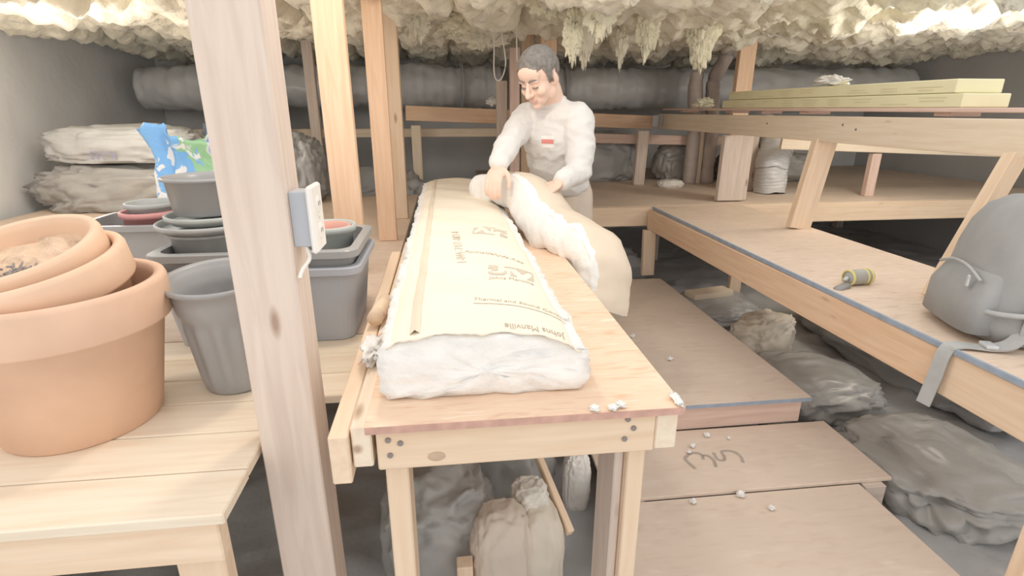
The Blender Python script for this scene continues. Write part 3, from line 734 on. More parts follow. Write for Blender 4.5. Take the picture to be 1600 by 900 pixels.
post((2.04, 2.90), SZ, 1.232, 0.13, 0.05, 'fresh', 'broad pine stud between the shelf and the upper beam', top=(2.13, 2.92))
post((1.775, 1.69), SZ, 1.236, 0.07, 0.045, 'fresh', 'slanted pine stud rising behind the black backpack', top=(2.035, 1.76))
post((2.15, 3.93), SZ, 1.215, 0.21, 0.05, 'shadewood', 'wide shaded post right of the two dim rear studs', top=(2.155, 3.93))
post((2.27, 3.98), SZ, 1.215, 0.045, 0.10, 'shadewood', 'narrow dark stud against the wide shaded post')
post((1.785, 4.95), SZ-0.009, 1.21, 0.10, 0.05, 'shadewood', 'left one of the dim studs behind the beam corner', top=(1.80, 4.95))
post((2.36, 5.0), SZ-0.009, 1.21, 0.095, 0.05, 'pale', 'pale thin stud left of the wide shaded post')
post((2.62, 4.5), SZ-0.009, 1.21, 0.05, 0.10, 'shadewood', 'dark thin stud left of the broad pine stud')
timber('cross_rail', (0.9, 5.10, 1.15), (2.9, 5.06, 1.10), 0.03, 0.085, 'pinkish', label='reddish cross rail in the dark behind the upper beam', cat='rail')
timber('cross_rail', (2.62, 4.10, 1.14), (5.1, 3.92, 1.05), 0.03, 0.085, 'pale', label='pale cross rail in the dark right of the broad pine stud', cat='rail')
post((3.42, 4.06), SZ-0.009, 1.06, 0.08, 0.05, 'pinkish', 'short stud under the far right cross rail')
timber('support_beam', (2.09, 0.9, 1.30), (2.09, 5.30, 1.285), 0.04, 0.135, 'pale', label='upper pale beam running towards the viewer above the long shelf', cat='beam')
hb = empty('beam_bracket', (2.06, 5.2, 1.29), 'metal bracket where the two upper beams meet right of the man', 'bracket')
for (c, s_) in (((0, 0, 0), (0.004, 0.06, 0.10)), ((-0.032, 0.062, 0), (0.06, 0.004, 0.10))):
    b_ = box('bracket_plate', c, s_, 'steel', hb, bev=0.001)
up = timber('top_plate', (2.22, 0.9, 1.395), (2.22, 5.3, 1.395), 0.24, 0.018, 'pinkish', label='reddish plank lying just above the upper beam under the yellow boards', cat='plank')
for k, yy in enumerate((1.3, 2.2, 3.15, 3.6, 4.05, 4.9)):
    b_ = box('spacer', (2.20, yy, 1.3775), (0.14, 0.09 if k != 3 else 0.02, 0.017), 'pinkish', up); b_.parent = up; b_.matrix_parent_inverse = up.matrix_basis.inverted()
for k, (yy, zz) in enumerate(((3.42, 1.31), (2.72, 1.32), (2.62, 1.30))):
    s_ = lathe('nail_head', [(0, 0.002), (0.006, 0.002), (0.007, 0)], 'screw', n=10, M=Matrix.Rotation(-PI/2, 4, 'Y')); s_.location = (2.0698, yy, zz)
    bmx = [o for o in bpy.data.objects if o.get('label', '').startswith('upper pale beam')][0]; s_.parent = bmx; s_.matrix_parent_inverse = bmx.matrix_basis.inverted()
# yellow boards on the beam
for k, (y0, y1, z, dx, lb) in enumerate(((2.1, 4.13, 1.404, 0, 'lower of two yellow wrapped boards stacked on the upper beam'), (2.15, 4.05, 1.462, 0.006, 'upper of two yellow wrapped boards stacked on the upper beam'))):
    r = empty('wrapped_board', (2.22, (y0+y1)/2, z), lb, 'boards', 'yellow wrapped boards on the beam')
    bd = box('board', (dx, 0, 0.029), (0.22, y1-y0, 0.056), 'board', r, bev=0.004)
    for j in range(9):
        for dz in (0.016, 0.028, 0.042):
            if random.random() < 0.75:
                L = random.uniform(0.08, 0.17); box('printed_line', (dx-0.1108, -(y1-y0)/2+0.15+j*0.21, dz), (0.001, L, 0.003), 'boardprint', r, bev=0)
post((2.24, 3.98), 1.404, 2.2, 0.05, 0.13, 'fresh', 'pine stud above the yellow boards near the ceiling', top=(2.25, 3.98)) if False else None
post((2.49, 4.56), SZ-0.009, 2.1, 0.14, 0.06, 'orange', 'tall orange stud rising behind the yellow boards')
# brown wrapped pipes hanging behind the beam
for k, (x, yv, lb) in enumerate(((2.30, 4.98, 'left brown wrapped pipe hanging behind the torn fibre scrap'), (2.47, 4.98, 'right brown wrapped pipe hanging beside the yellow boards'))):
    p = smoothpath([(x-0.04+0.1*k, yv, 2.05), (x+0.0+0.06*k, yv, 1.85), (x-0.03, yv, 1.65), (x-0.02, yv, 1.45), (x, yv, 1.2), (x, yv, SZ-0.009)], 8)
    t_ = tube('wrapped_pipe', p, [0.062+0.012*fbm(q, 12, k) for q in p], 'brownwrap', None, 14); tag(t_, lb, 'pipe')
tuft('fibre_scrap', (2.10, 4.42, 1.445), (0.07, 0.09, 0.035), 3.2, 'yellow2', 'ragged cream fibre scrap on the upper beam beside the pipes', 'fibre scrap')
tuft('fibre_scrap', (2.2, 3.05, 1.55), (0.07, 0.10, 0.025), 5.7, 'fibre', 'pale fibre scrap lying on top of the yellow boards', 'fibre scrap')
tuft('fibre_scrap', (0.42, 5.08, 1.46), (0.045, 0.03, 0.035), 6.1, 'fibre', 'white fibre scrap sitting on the orange beam left of the man', 'fibre scrap')
# flexible ducts under the ceiling
def duct(pts, R, label, straps):
    r = empty('flexible_duct', pts[0], label, 'duct')
    p = smoothpath(pts, 40); o0 = Vector(pts[0])
    rad = [R*(1+0.025*math.sin(i*1.6)+0.10*fbm(q, 2.5, 3)) for i, q in enumerate(p)]
    vs, fs = tube_mesh([q-o0 for q in p], rad, 40)
    vs = [v+Vector((0, 0.02*ridge(v, 5, 2), 0.015*fbm(v, 9, 4))) for v in vs]
    obj('duct_sleeve', vs, fs, 'ductsleeve', r, True)
    for s_ in straps:
        i = int(s_*(len(p)-1)); q = p[i]-o0
        t = (p[i+1]-p[i]).normalized()
        vs, fs = tube_mesh([q-t*0.015, q-t*0.013, q+t*0.013, q+t*0.015], [R*0.9, R*1.16, R*1.16, R*0.9], 40)
        obj('strap', vs, fs, 'greypot', r, True)
duct([(-2.8, 5.75, 1.58), (-1.4, 5.7, 1.60), (-0.2, 5.72, 1.61), (0.55, 5.78, 1.60)], 0.20, 'black plastic-sleeved duct behind the orange beam left of the man', (0.80,))
duct([(0.95, 5.8, 1.60), (1.7, 5.75, 1.59), (2.9, 5.7, 1.60), (5.0, 5.7, 1.62)], 0.20, 'black plastic-sleeved duct behind the beam right of the man', (0.16,))
duct([(2.72, 4.30, SZ-0.009), (2.72, 4.32, 0.95), (2.80, 4.42, 1.12), (2.95, 4.9, 1.22), (3.1, 5.3, 1.24)], 0.13, 'shiny black sleeved duct standing between the far studs and the broad stud', ())
gbag('plastic_bundle', (1.45, 5.4, SZ-0.009), (0.40, 0.2, 0.24), 3.9, 'dark', 'black plastic heap on the rear platform below the beam corner', 'bundle', 0.3)
gbag('plastic_bundle', (2.36, 5.3, SZ-0.009), (0.26, 0.16, 0.18), 7.9, 'dark2', 'smoky plastic heap glinting behind the pale thin stud', 'bundle', 0.3)
gbag('plastic_cup', (2.02, 4.75, SZ-0.009), (0.10, 0.07, 0.035), 1.9, 'white', 'white plastic scrap lying on the rear platform', 'plastic scrap', 0.3)
gbag('plastic_bundle', (3.2, 5.2, SZ-0.009), (0.45, 0.25, 0.14), 4.2, 'dark2', 'grey plastic bundle on the rear platform far right', 'bundle', 0.3)
# hanging wires
for (pts, lb) in (([(0.35, 4.0, 2.0), (0.351, 4.0, 1.80), (0.348, 4.0, 1.66), (0.362, 4.0, 1.595), (0.40, 4.0, 1.60), (0.43, 4.0, 1.70), (0.41, 4.0, 1.85), (0.39, 4.0, 2.0)], 'looped pale wire hanging from the insulation left of the man'), ([(0.505, 4.0, 2.05), (0.506, 4.0, 1.85), (0.51, 4.0, 1.71)], 'straight pale wire hanging just left of the man\'s hair'), ([(1.205, 4.0, 2.15), (1.21, 4.0, 2.05), (1.218, 4.0, 1.925)], 'thick white wire hanging from the insulation right of the man')):
    tag(tube('hanging_wire', smoothpath(pts), 0.0045, 'white', None, 6), lb, 'wire')
# torn insulation hanging down
def hang(loc, size, seed, mat, label, stretch=1.0):
    bm = bmesh.new(); bmesh.ops.create_icosphere(bm, subdivisions=5, radius=1.0)
    for v in bm.verts:
        n = v.co.normalized(); d = 1+0.5*fbm(n, 1.7, seed)+0.28*fbm(n, 4.5, seed+2)+0.12*fbm(n, 12, seed)
        tap = 1.0 if n.z > 0 else 1.0-0.55*(-n.z)
        v.co = Vector((n.x*size[0]*d*tap, n.y*size[1]*d*tap, n.z*size[2]*d))
    tag(frombm('hanging_insulation', bm, mat, None, True, loc), label, 'insulation', 'torn insulation hanging from the ceiling')
hang((0.83, 3.05, 1.93), (0.12, 0.06, 0.16), 2.1, 'yellow2', 'biggest pale yellow torn flap hanging just right of the man\'s head')
hang((0.60, 3.35, 1.98), (0.13, 0.08, 0.07), 9.1, 'yellow2', 'cream torn flap above the man\'s head')
hang((0.72, 3.2, 1.78), (0.05, 0.025, 0.13), 5.3, 'yellow2', 'thin cream shred dangling below the biggest flap')
hang((0.93, 3.75, 1.84), (0.05, 0.03, 0.16), 3.7, 'yellow', 'pointed shred hanging right of the biggest flap')
hang((1.25, 3.5, 1.88), (0.07, 0.04, 0.17), 7.7, 'yellow2', 'long curled yellow shred hanging in the middle right')
hang((1.20, 3.85, 1.80), (0.035, 0.025, 0.12), 1.4, 'yellow', 'narrow dark yellow shred beside the long curled one')
hang((1.72, 3.75, 1.86), (0.10, 0.05, 0.18), 8.6, 'yellow2', 'rightmost bright ragged shred hanging above the upper beam')
hang((1.52, 3.9, 1.92), (0.08, 0.05, 0.09), 6.8, 'yellow', 'stubby shred between the curled and the rightmost shreds')
hang((2.02, 4.40, 1.86), (0.06, 0.04, 0.16), 4.9, 'yellow', 'dull shred hanging in front of the left brown pipe')
hang((0.06, 3.8, 1.96), (0.17, 0.09, 0.09), 3.1, 'yellow2', 'wide sagging flap near the yellow pine post')
hang((-0.16, 3.7, 1.93), (0.10, 0.08, 0.13), 2.5, 'yellow', 'rounded lump of insulation against the yellow pine post')
hang((0.30, 4.5, 1.93), (0.26, 0.10, 0.09), 4.4, 'yellow', 'long dull lump of insulation over the looped wire')

# lower platform with plywood top and the sheet in front
lp = empty('low_platform', (0.95, 2.7, 0), 'low brown plywood platform between the bench and the long shelf', 'platform')
def lpart(o): o.parent = lp; o.matrix_parent_inverse = Matrix.Translation((-0.95, -2.7, 0)); return o
lpart(box('platform_top', (0.965, 2.70, 0.232), (1.07, 1.70, 0.016), 'ply', bev=0.001))
lpart(box('painted_edge', (0.965, 1.8485, 0.232), (1.068, 0.004, 0.015), 'blue', bev=0))
lpart(timber('front_board', (0.44, 1.875, 0.169), (1.47, 1.885, 0.169), 0.038, 0.105, 'pinkish'))
lpart(timber('side_board', (1.46, 1.90, 0.169), (1.46, 3.5, 0.169), 0.038, 0.105, 'pinkish'))
for (x, yv) in ((0.5, 1.95), (1.40, 1.95), (0.5, 3.45), (1.40, 3.40)): lpart(timber('block', (x, yv, -0.04), (x, yv, 0.221), 0.07, 0.07, 'shadewood', (0, 1, 0)))
psh = box('plywood_sheet', (1.05, 1.665, 0.111), (1.06, 0.38, 0.015), 'ply'); tag(psh, 'plywood sheet with marker scrawl lying in front of the low platform', 'plywood')
for s_ in ([(0.884, 1.606), (0.871, 1.654), (0.874, 1.675), (0.909, 1.699), (0.938, 1.695), (0.944, 1.678), (0.938, 1.657)], [(0.949, 1.681), (0.967, 1.675), (0.975, 1.647), (0.965, 1.607)], [(0.998, 1.694), (0.993, 1.651), (1.014, 1.643), (1.027, 1.663), (1.033, 1.695), (1.063, 1.697), (1.084, 1.683), (1.09, 1.655), (1.08, 1.619)]):
    p = smoothpath([(a, b, 0) for a, b in s_], 6); vs, fs = [], []
    for i, q in enumerate(p):
        t = (p[min(i+1, len(p)-1)]-p[max(i-1, 0)]).normalized(); nn = Vector((-t.y, t.x, 0))*0.0065
        vs += [q+nn, q-nn]
        if i: fs.append((2*i-2, 2*i-1, 2*i+1, 2*i))
    m_ = obj('marker_stroke', [(v.x-1.05, v.y-1.665, 0.0082) for v in vs], fs, 'marker', psh); m_['label'] = 'dark marker stroke'
ps2 = box('plywood_sheet', (0.955, 1.10, 0.10), (0.98, 0.74, 0.015), 'ply'); tag(ps2, 'nearest bare plywood sheet on the ground right of the bench', 'plywood')
for (x, yv, o_) in ((0.6, 1.6, psh), (1.5, 1.6, psh), (0.6, 1.0, ps2), (1.3, 1.0, ps2)):
    k_ = box('batten', (x, yv, 0.032), (0.08, 0.3, 0.142 if o_ is psh else 0.12), 'shadewood'); k_.parent = o_; k_.matrix_parent_inverse = o_.matrix_basis.inverted(); k_.location.z = (0.1035 if o_ is psh else 0.0925)-k_.dimensions.z/2
for k, (x, yv, z, s_, lb) in enumerate(((0.93, 1.735, 0.128, 0.010, 'near the platform board'), (1.02, 1.80, 0.128, 0.012, 'right below the platform board'), (1.10, 1.77, 0.126, 0.007, 'right of the marker scrawl'), (0.90, 1.70, 0.126, 0.008, 'touching the marker scrawl'), (0.80, 1.44, 0.118, 0.010, 'near the sheet joint by the bench leg'), (0.98, 1.455, 0.12, 0.014, 'on the sheet joint below the scrawl'), (1.05, 1.38, 0.117, 0.010, 'on the nearest plywood sheet'), (0.95, 2.55, 0.25, 0.012, 'in the shade on the low platform'), (1.04, 2.26, 0.25, 0.012, 'in the middle of the low platform'))):
    tuft('fibre_scrap', (x, yv, z), (s_, s_*0.8, s_*0.7), k*1.3+0.4, 'fibre', 'small white fibre crumb '+lb, 'fibre scrap', 'white fibre crumbs')
for k, (x, yv, lb) in enumerate(((0.262, 0.873, 'left of three splinters on the front bench edge'), (0.297, 0.872, 'middle of three splinters on the front bench edge'), (0.315, 0.88, 'right of three splinters on the front bench edge'), (0.43, 0.885, 'at the front right bench corner'))):
    tuft('fibre_scrap', (x, yv, BZ+0.006), (0.008, 0.010 if k < 3 else 0.024, 0.004), k*2.3+7, 'fibre', 'white fuzzy splinter '+lb, 'fibre scrap', 'white fuzz on the bench edge')
gbag('paper_scrap', (0.62, 1.78, 0.12), (0.035, 0.05, 0.05), 2.2, 'tanpaper', 'folded tan paper scrap beside the bench front corner', 'paper', 0.3)
tuft('fibre_scrap', (1.13, 3.50, 0.265), (0.11, 0.05, 0.022), 4.6, 'yellow2', 'cream fibre scrap at the back end of the low platform', 'fibre scrap')
# debris under the shelf
gbag('plastic_sheet', (1.84, 3.36, -0.06), (0.27, 0.27, 0.10), 2.9, 'dark', 'black crinkled plastic under the shelf beside the pale block', 'plastic sheet', .34, 1.35)
tb_ = timber('wood_offcut', (1.66, 3.40, 0.155), (1.98, 3.47, 0.155), 0.12, 0.04, 'pale', label='pale wood offcut lying on black plastic under the shelf', cat='wood block')
gbag('crumpled_sack', (1.88, 2.83, -0.05), (0.21, 0.12, 0.14), 6.3, 'tanpaper', 'crumpled cream paper sack under the shelf', 'sack', .3, 1.4, 0.5)
gbag('plastic_sheet', (1.86, 2.32, -0.06), (0.26, 0.25, 0.09), 3.6, 'dark2', 'smoky creased plastic under the shelf right of the cream sack', 'plastic sheet', .34, 1.35)
gbag('plastic_sheet', (1.93, 1.60, -0.06), (0.27, 0.30, 0.09), 5.6, 'dark2', 'shiny creased plastic under the shelf below the backpack strap', 'plastic sheet', .34, 1.35)
gbag('plastic_sheet', (1.0, 4.15, -0.06), (0.5, 0.18, 0.22), 7.4, 'dark', 'dark plastic heap behind the low platform under the rim joist', 'plastic sheet', .34, 1.35)
gbag('plastic_sheet', (2.75, 2.6, -0.06), (0.36, 0.75, 0.24), 1.1, 'dark', 'dark plastic heap on the ground beyond the shelf', 'plastic sheet', .34, 1.35)

# ------------------------------------------------------------------ under the bench
gbag('paper_bag', (0.12, 1.27, -0.05), (0.085, 0.08, 0.19), 2.4, 'brownpaper', 'brown paper bag standing under the bench', 'paper bag', .18, 1.1)
gbag('kraft_roll', (0.235, 1.32, -0.05), (0.075, 0.10, 0.165), 5.8, 'tanpaper', 'tan kraft paper bundle below the newspaper under the bench', 'paper bundle', .15, 1.0)
gbag('plastic_sheet', (-0.06, 1.45, -0.06), (0.16, 0.16, 0.20), 3.8, 'dark2', 'smoky plastic sheet bunched behind the left bench leg', 'plastic sheet', .34, 1.35)
gbag('plastic_sheet', (0.08, 1.78, -0.06), (0.24, 0.14, 0.21), 6.5, 'dark2', 'grey plastic bunched deep under the bench', 'plastic sheet', .34, 1.35)
gbag('newspaper_wad', (0.215, 1.36, 0.205), (0.05, 0.05, 0.055), 9.4, 'paperw', 'crumpled newspaper wad on the tan bundle under the bench', 'newspaper', .35, 1.5)
timber('wood_stick', (0.235, 1.60, 0.36), (0.33, 1.28, 0.18), 0.022, 0.03, 'fresh', label='slanted wooden stick leaning under the bench beside the newspaper', cat='stick')
post((0.008, 1.2), -0.04, 0.19, 0.045, 0.045, 'fresh', 'short stub of lumber standing under the bench', name='lumber_stub', cat='stub')
gbag('foam_block', (0.44, 1.66, -0.05), (0.05, 0.04, 0.13), 3.0, 'white', 'white plastic bag behind the right bench leg', 'bag', .2)
gbag('paper_scrap', (0.0, 1.62, 0.30), (0.022, 0.02, 0.03), 4.0, 'tanpaper', 'small torn tan paper scrap deep under the bench', 'paper', .4)

# ------------------------------------------------------------------ hand tool on the shelf
tl = empty('hand_tool', (1.59, 1.875, SZ), 'grey hand tool with yellow bands and black clip lying on the shelf', 'hand tool', rz=0.12)
R90 = Matrix.Rotation(PI/2, 4, 'Y')
lathe('tool_body', [(0, -0.05), (0.022, -0.05), (0.027, -0.044), (0.031, -0.015), (0.031, 0.02), (0.029, 0.028), (0.029, 0.05), (0.026, 0.055), (0, 0.055)], 'toolgrey', tl, 24, M=Matrix.Translation((0.03, 0, 0.031)) @ R90)
for x in (-0.016, 0.052, 0.074): lathe('yellow_band', [(0.026, -0.004), (0.0325, -0.004), (0.0325, 0.004), (0.026, 0.004)], 'toolyellow', tl, 24, M=Matrix.Translation((x, 0, 0.031)) @ R90)
bm = bmesh.new(); bm_box(bm, (-0.075, -0.012, 0.014), (0.075, 0.034, 0.022), 0.008, None); c_ = frombm('clip', bm, 'toolblack', tl, True); c_.rotation_euler = (0, -0.12, 0.25)
tube('clip_arm', [(-0.045, -0.008, 0.026), (-0.02, 0, 0.034)], 0.008, 'steel', tl, 10)

# ------------------------------------------------------------------ backpack
bk = empty('backpack', (1.775, 1.385, SZ+0.001), 'black backpack leaning on the right end of the shelf', 'backpack', rz=-0.35)
def loft(name, secs, mat, parent, n=36, p=0.62):
    vs, fs = [], []
    for (cx, cy, z, hx, hy) in secs:
        for k in range(n):
            a = 2*PI*k/n; c, s_ = math.cos(a), math.sin(a)
            vs.append((cx+hx*math.copysign(abs(c)**p, c), cy+hy*math.copysign(abs(s_)**p, s_), z))
    for j in range(len(secs)-1):
        for k in range(n): a = j*n+k; b = j*n+(k+1) % n; fs.append((a, b, b+n, a+n))
    fs.append(tuple(reversed(range(n)))); fs.append(tuple(range(len(vs)-n, len(vs))))
    return obj(name, vs, fs, mat, parent, True)
loft('pack_body', [(0, 0, 0.0, .13, .15), (-.005, 0, 0.01, .165, .185), (-.005, 0, 0.06, .185, .205), (0.0, 0, 0.16, .18, .20), (0.005, 0, 0.26, .172, .195), (0.012, 0, 0.33, .160, .185), (0.02, 0, 0.385, .138, .165), (0.028, 0, 0.415, .10, .13), (0.03, 0, 0.425, .04, .06)], 'pack', bk)
loft('front_pocket', [(-.165, -.01, 0.02, .03, .12), (-.175, -.01, 0.03, .05, .15), (-.17, -.01, 0.13, .05, .15), (-.145, -.01, 0.20, .04, .135), (-.125, -.01, 0.225, .02, .11)], 'pack', bk)
def pcurve(nm, pts, r, mat='pack2'): return tube(nm, smoothpath(pts, 6), r, mat, bk, 8)
pcurve('piping', [(-.10, -.195, 0.03), (-.10, -.205, 0.14), (-.08, -.198, 0.26), (-.05, -.178, 0.34), (-.01, -.14, 0.405), (0.03, -.05, 0.43)], 0.006)
pcurve('compression_strap', [(-.19, -.12, 0.10), (-.15, -.195, 0.11), (-.02, -.215, 0.12), (0.10, -.215, 0.14), (0.17, -.17, 0.15)], 0.008)
pcurve('grab_handle', [(0.03, -.06, 0.42), (0.03, -.04, 0.455), (0.03, .04, 0.455), (0.03, .06, 0.42)], 0.009)
pcurve('piping', [(0.09, -.197, 0.03), (0.10, -.205, 0.14), (0.10, -.198, 0.26), (0.10, -.17, 0.34), (0.09, -.12, 0.40)], 0.006)
pcurve('zipper', [(-.20, -.13, 0.19), (-.20, -.05, 0.215), (-.20, 0.03, 0.215), (-.195, .11, 0.19)], 0.005)
box('zipper_pull', (-.215, -.10, 0.18), (0.006, 0.012, 0.035), 'steel', bk); box('side_tag', (-.07, -.198, 0.25), (0.012, 0.006, 0.04), 'greypot', bk)
vs, fs = [], []
BKI = (Matrix.Translation(bk.location) @ Matrix.Rotation(-0.35, 4, 'Z')).inverted()
pp = [BKI @ q for q in smoothpath([(1.66, 1.25, 0.95), (1.635, 1.235, 0.85), (1.60, 1.235, 0.765), (1.55, 1.255, 0.741), (1.475, 1.285, 0.739), (1.45, 1.295, 0.715), (1.443, 1.30, 0.62), (1.435, 1.305, 0.535)], 6)]
for i, q in enumerate(pp):
    t = (pp[min(i+1, len(pp)-1)]-pp[max(i-1, 0)]).normalized(); sd_ = Vector((0.62, -0.78, 0)); sd_ = (sd_-t*sd_.dot(t)).normalized()*0.019
    nn = t.cross(sd_).normalized()*0.003
    vs += [q+sd_+nn, q-sd_+nn, q-sd_-nn, q+sd_-nn]
    if i:
        for k in range(4): a = 4*i+k; b = 4*i+(k+1) % 4; fs.append((a-4, b-4, b, a))
fs += [(0, 1, 2, 3), tuple(range(len(vs)-1, len(vs)-5, -1))]
so_ = obj('shoulder_strap', vs, fs, 'pack2', bk); so_['label'] = 'webbing strap hanging over the shelf edge'
sbk = box('strap_buckle', tuple(BKI @ Vector((1.545, 1.257, 0.748))), (0.03, 0.045, 0.010), 'steel', bk)

# ------------------------------------------------------------------ person
def union_mesh(shapes, voxel, smooth_it=4):
    bm = bmesh.new()
    for s_ in shapes:
        if s_[0] == 'e':
            _, c, r, M = s_
            X = Matrix.Translation(c) @ (M or Matrix.Identity(4)) @ Matrix.Diagonal((r[0], r[1], r[2], 1))
            bmesh.ops.create_icosphere(bm, subdivisions=4, radius=1.0, matrix=X)
        else:
            pts, rs = s_[1], s_[2]
            for p, r in zip(pts, rs): bmesh.ops.create_icosphere(bm, subdivisions=3, radius=r, matrix=Matrix.Translation(p))
            for a, b, ra, rb in zip(pts, pts[1:], rs, rs[1:]):
                a, b = Vector(a), Vector(b); d = b-a
                if d.length < 1e-5: continue
                q = Vector((0, 0, 1)).rotation_difference(d).to_matrix().to_4x4()
                bmesh.ops.create_cone(bm, cap_ends=True, segments=24, radius1=ra, radius2=rb, depth=d.length, matrix=Matrix.Translation((a+b)/2) @ q)
    me = bpy.data.meshes.new('u'); bm.to_mesh(me); bm.free()
    o = bpy.data.objects.new('u', me); COL.objects.link(o)
    m = o.modifiers.new('r', 'REMESH'); m.mode = 'VOXEL'; m.voxel_size = voxel
    s2 = o.modifiers.new('s', 'SMOOTH'); s2.factor = 0.5; s2.iterations = smooth_it
    dg = bpy.context.evaluated_depsgraph_get(); out = bpy.data.meshes.new_from_object(o.evaluated_get(dg))
    bpy.data.objects.remove(o); bpy.data.meshes.remove(me); return out
HC = Vector((0.425, 2.555, 1.535))
fdir = Vector((-0.72, -0.69, 0)).normalized()
pitch = math.radians(30)
fw = (fdir*math.cos(pitch)-Vector((0, 0, 1))*math.sin(pitch)).normalized()
lf = Vector((0, 0, 1)).cross(fdir).normalized()       # the man's left
upv = fw.cross(lf).normalized()*1.0
if upv.z < 0: upv = -upv
# local head frame: +X = his left, -Y = front, +Z = up
HM = Matrix((lf, -fw, upv)).transposed().to_4x4(); HM.translation = HC
HS = 0.99
def h(p): return HM @ (Vector(p)*HS)
def he(c, r, rot=None): return ('e', h(c), tuple(v*HS for v in r), HM.to_3x3().to_4x4() @ (rot or Matrix.Identity(4)))
head = [he((0, .012, .032), (.077, .097, .090)), he((0, -.020, -.03), (.066, .070, .080)), he((0, -.045, -.072), (.046, .044, .040)), he((0, -.070, -.100), (.024, .020, .018)),
        he((0, -.062, .045), (.058, .030, .040)),
        ('c', [h((0, -.088, .008)), h((0, -.105, -.018)), h((0, -.113, -.034))], [.009, .0105, .013]), he((.012, -.098, -.038), (.009, .010, .008)), he((-.012, -.098, -.038), (.009, .010, .008)),
        he((.030, -.078, .020), (.026, .014, .009)), he((-.030, -.078, .020), (.026, .014, .009)),
        he((.031, -.072, -.001), (.017, .015, .012)), he((-.031, -.072, -.001), (.017, .015, .012)),
        he((.040, -.060, -.032), (.026, .026, .026)), he((-.040, -.060, -.032), (.026, .026, .026)),
        he((0, -.088, -.062), (.024, .011, .0075)), he((0, -.086, -.074), (.021, .011, .008)),
        he((.050, -.005, -.065), (.020, .035, .035)), he((-.050, -.005, -.065), (.020, .035, .035)),
        he((.080, .012, -.010), (.008, .019, .032), Matrix.Rotation(0.25, 4, 'X')), he((-.080, .012, -.010), (.008, .019, .032), Matrix.Rotation(0.25, 4, 'X')), he((.075, .004, -.030), (.008, .010, .012)), he((-.075, .004, -.030), (.008, .010, .012))]
NB = Vector((0.515, 2.665, 1.405))
SHL = Vector((0.612, 2.575, 1.355)); ELL = Vector((0.612, 2.49, 1.13)); WRL = Vector((0.500, 2.36, 1.095))
SHR = Vector((0.405, 2.745, 1.360)); ELR = Vector((0.290, 2.56, 1.255)); WRR = Vector((0.222, 2.40, 1.165))
CH = Vector((0.530, 2.69, 1.27)); WA = Vector((0.57, 2.745, 1.09)); PE = Vector((0.59, 2.79, 0.99))
KR, AR = Vector((0.60, 2.90, 0.62)), Vector((0.62, 2.98, 0.31)); KL, AL = Vector((0.665, 2.66, 0.62)), Vector((0.70, 2.74, 0.31))
TF = Matrix((lf, -fdir, Vector((0, 0, 1)))).transposed().to_4x4()
def te(c, r, rot=None): return ('e', c, r, TF @ (rot or Matrix.Identity(4)))
neck = [('c', [h((0, .03, -.03)), h((0, .045, -.085)), NB, NB+Vector((.01, .01, -.06))], [.056, .055, .062, .075])]
def fingers(wr, fwd, side, palmn, curl, thumb_side):
    """palm plus five bent fingers; fwd = hand direction, side = towards the little finger"""
    out = []; pc = wr+fwd*0.055
    M = Matrix((side, fwd, palmn)).transposed().to_4x4()
    out.append(('e', pc, (.040, .050, .016), M)); out.append(('c', [wr-fwd*0.03, wr+fwd*0.02], [.027, .026]))
    for k, (off, L) in enumerate(((-.030, .070), (-.010, .080), (.011, .074), (.030, .058))):
        b = wr+fwd*0.092+side*off; d = fwd
        pts = [b-fwd*0.02, b]
        for j in range(3):
            ang = curl*(j+1)*0.55; dd = fwd*math.cos(ang)-palmn*math.sin(ang)
            pts.append(pts[-1]+dd*L*(0.42, 0.32, 0.26)[j])
        out.append(('c', pts, [.0098, .0098, .0090, .0082, .0072]))
    tb = wr+fwd*0.025-side*0.032
    out.append(('c', [tb, tb-side*0.028+fwd*0.028, tb-side*0.036+fwd*0.055-palmn*0.010, tb-side*0.034+fwd*0.075-palmn*0.022], [.014, .012, .0105, .0085]))
    return out
fr = Vector((-0.28, -0.62, -0.72)).normalized(); sr = Vector((0, 0, 1)).cross(fr).normalized(); sr = -sr   # right hand: little finger on his right
pr = sr.cross(fr).normalized(); pr = pr if pr.z > 0 else -pr
fl = Vector((-0.80, -0.42, -0.42)).normalized(); sl_ = Vector((0, 0, 1)).cross(fl).normalized()
pl = sl_.cross(fl).normalized(); pl = pl if pl.z > 0 else -pl
hands = fingers(WRR, fr, sr, pr, 0.75, 1)+fingers(WRL, fl, sl_, pl, 0.8, 1)
body = head+neck+hands+[
    ('c', [SHL, ELL, WRL], [.050, .038, .026]), ('c', [SHR, ELR, WRR], [.050, .038, .026]),
    te(CH, (.150, .095, .150)), te((CH+WA)/2, (.135, .09, .14)), te(PE, (.145, .10, .11)), ('c', [SHL, NB+Vector((0, 0, -.04)), SHR], [.055, .07, .055]),
    ('c', [PE+lf*-0.07, KR, AR, AR-Vector((0, 0, 0.03))], [.075, .052, .036, .036]), ('c', [PE+lf*0.07, KL, AL, AL-Vector((0, 0, .03))], [.075, .052, .036, .036])]
man = empty('person', (0.64, 2.83, 0.24), 'person in light grey long-sleeved shirt leaning over the batt, looking down', 'person')
def mpart(name, me, mat, smooth=True):
    o = link(name, me, mat, man, smooth); o.matrix_parent_inverse = Matrix.Translation((-0.64, -2.83, -0.24)); return o
bme = union_mesh(body, 0.0045, 3)
bodyo = mpart('body', bme, ['skin', 'lip'])
HI = HM.inverted()
for p in bme.polygons:
    c = (HI @ p.center)/HS
    if c.y < -0.084 and abs(c.x) < 0.023 and -0.081 < c.z < -0.056: p.material_index = 1
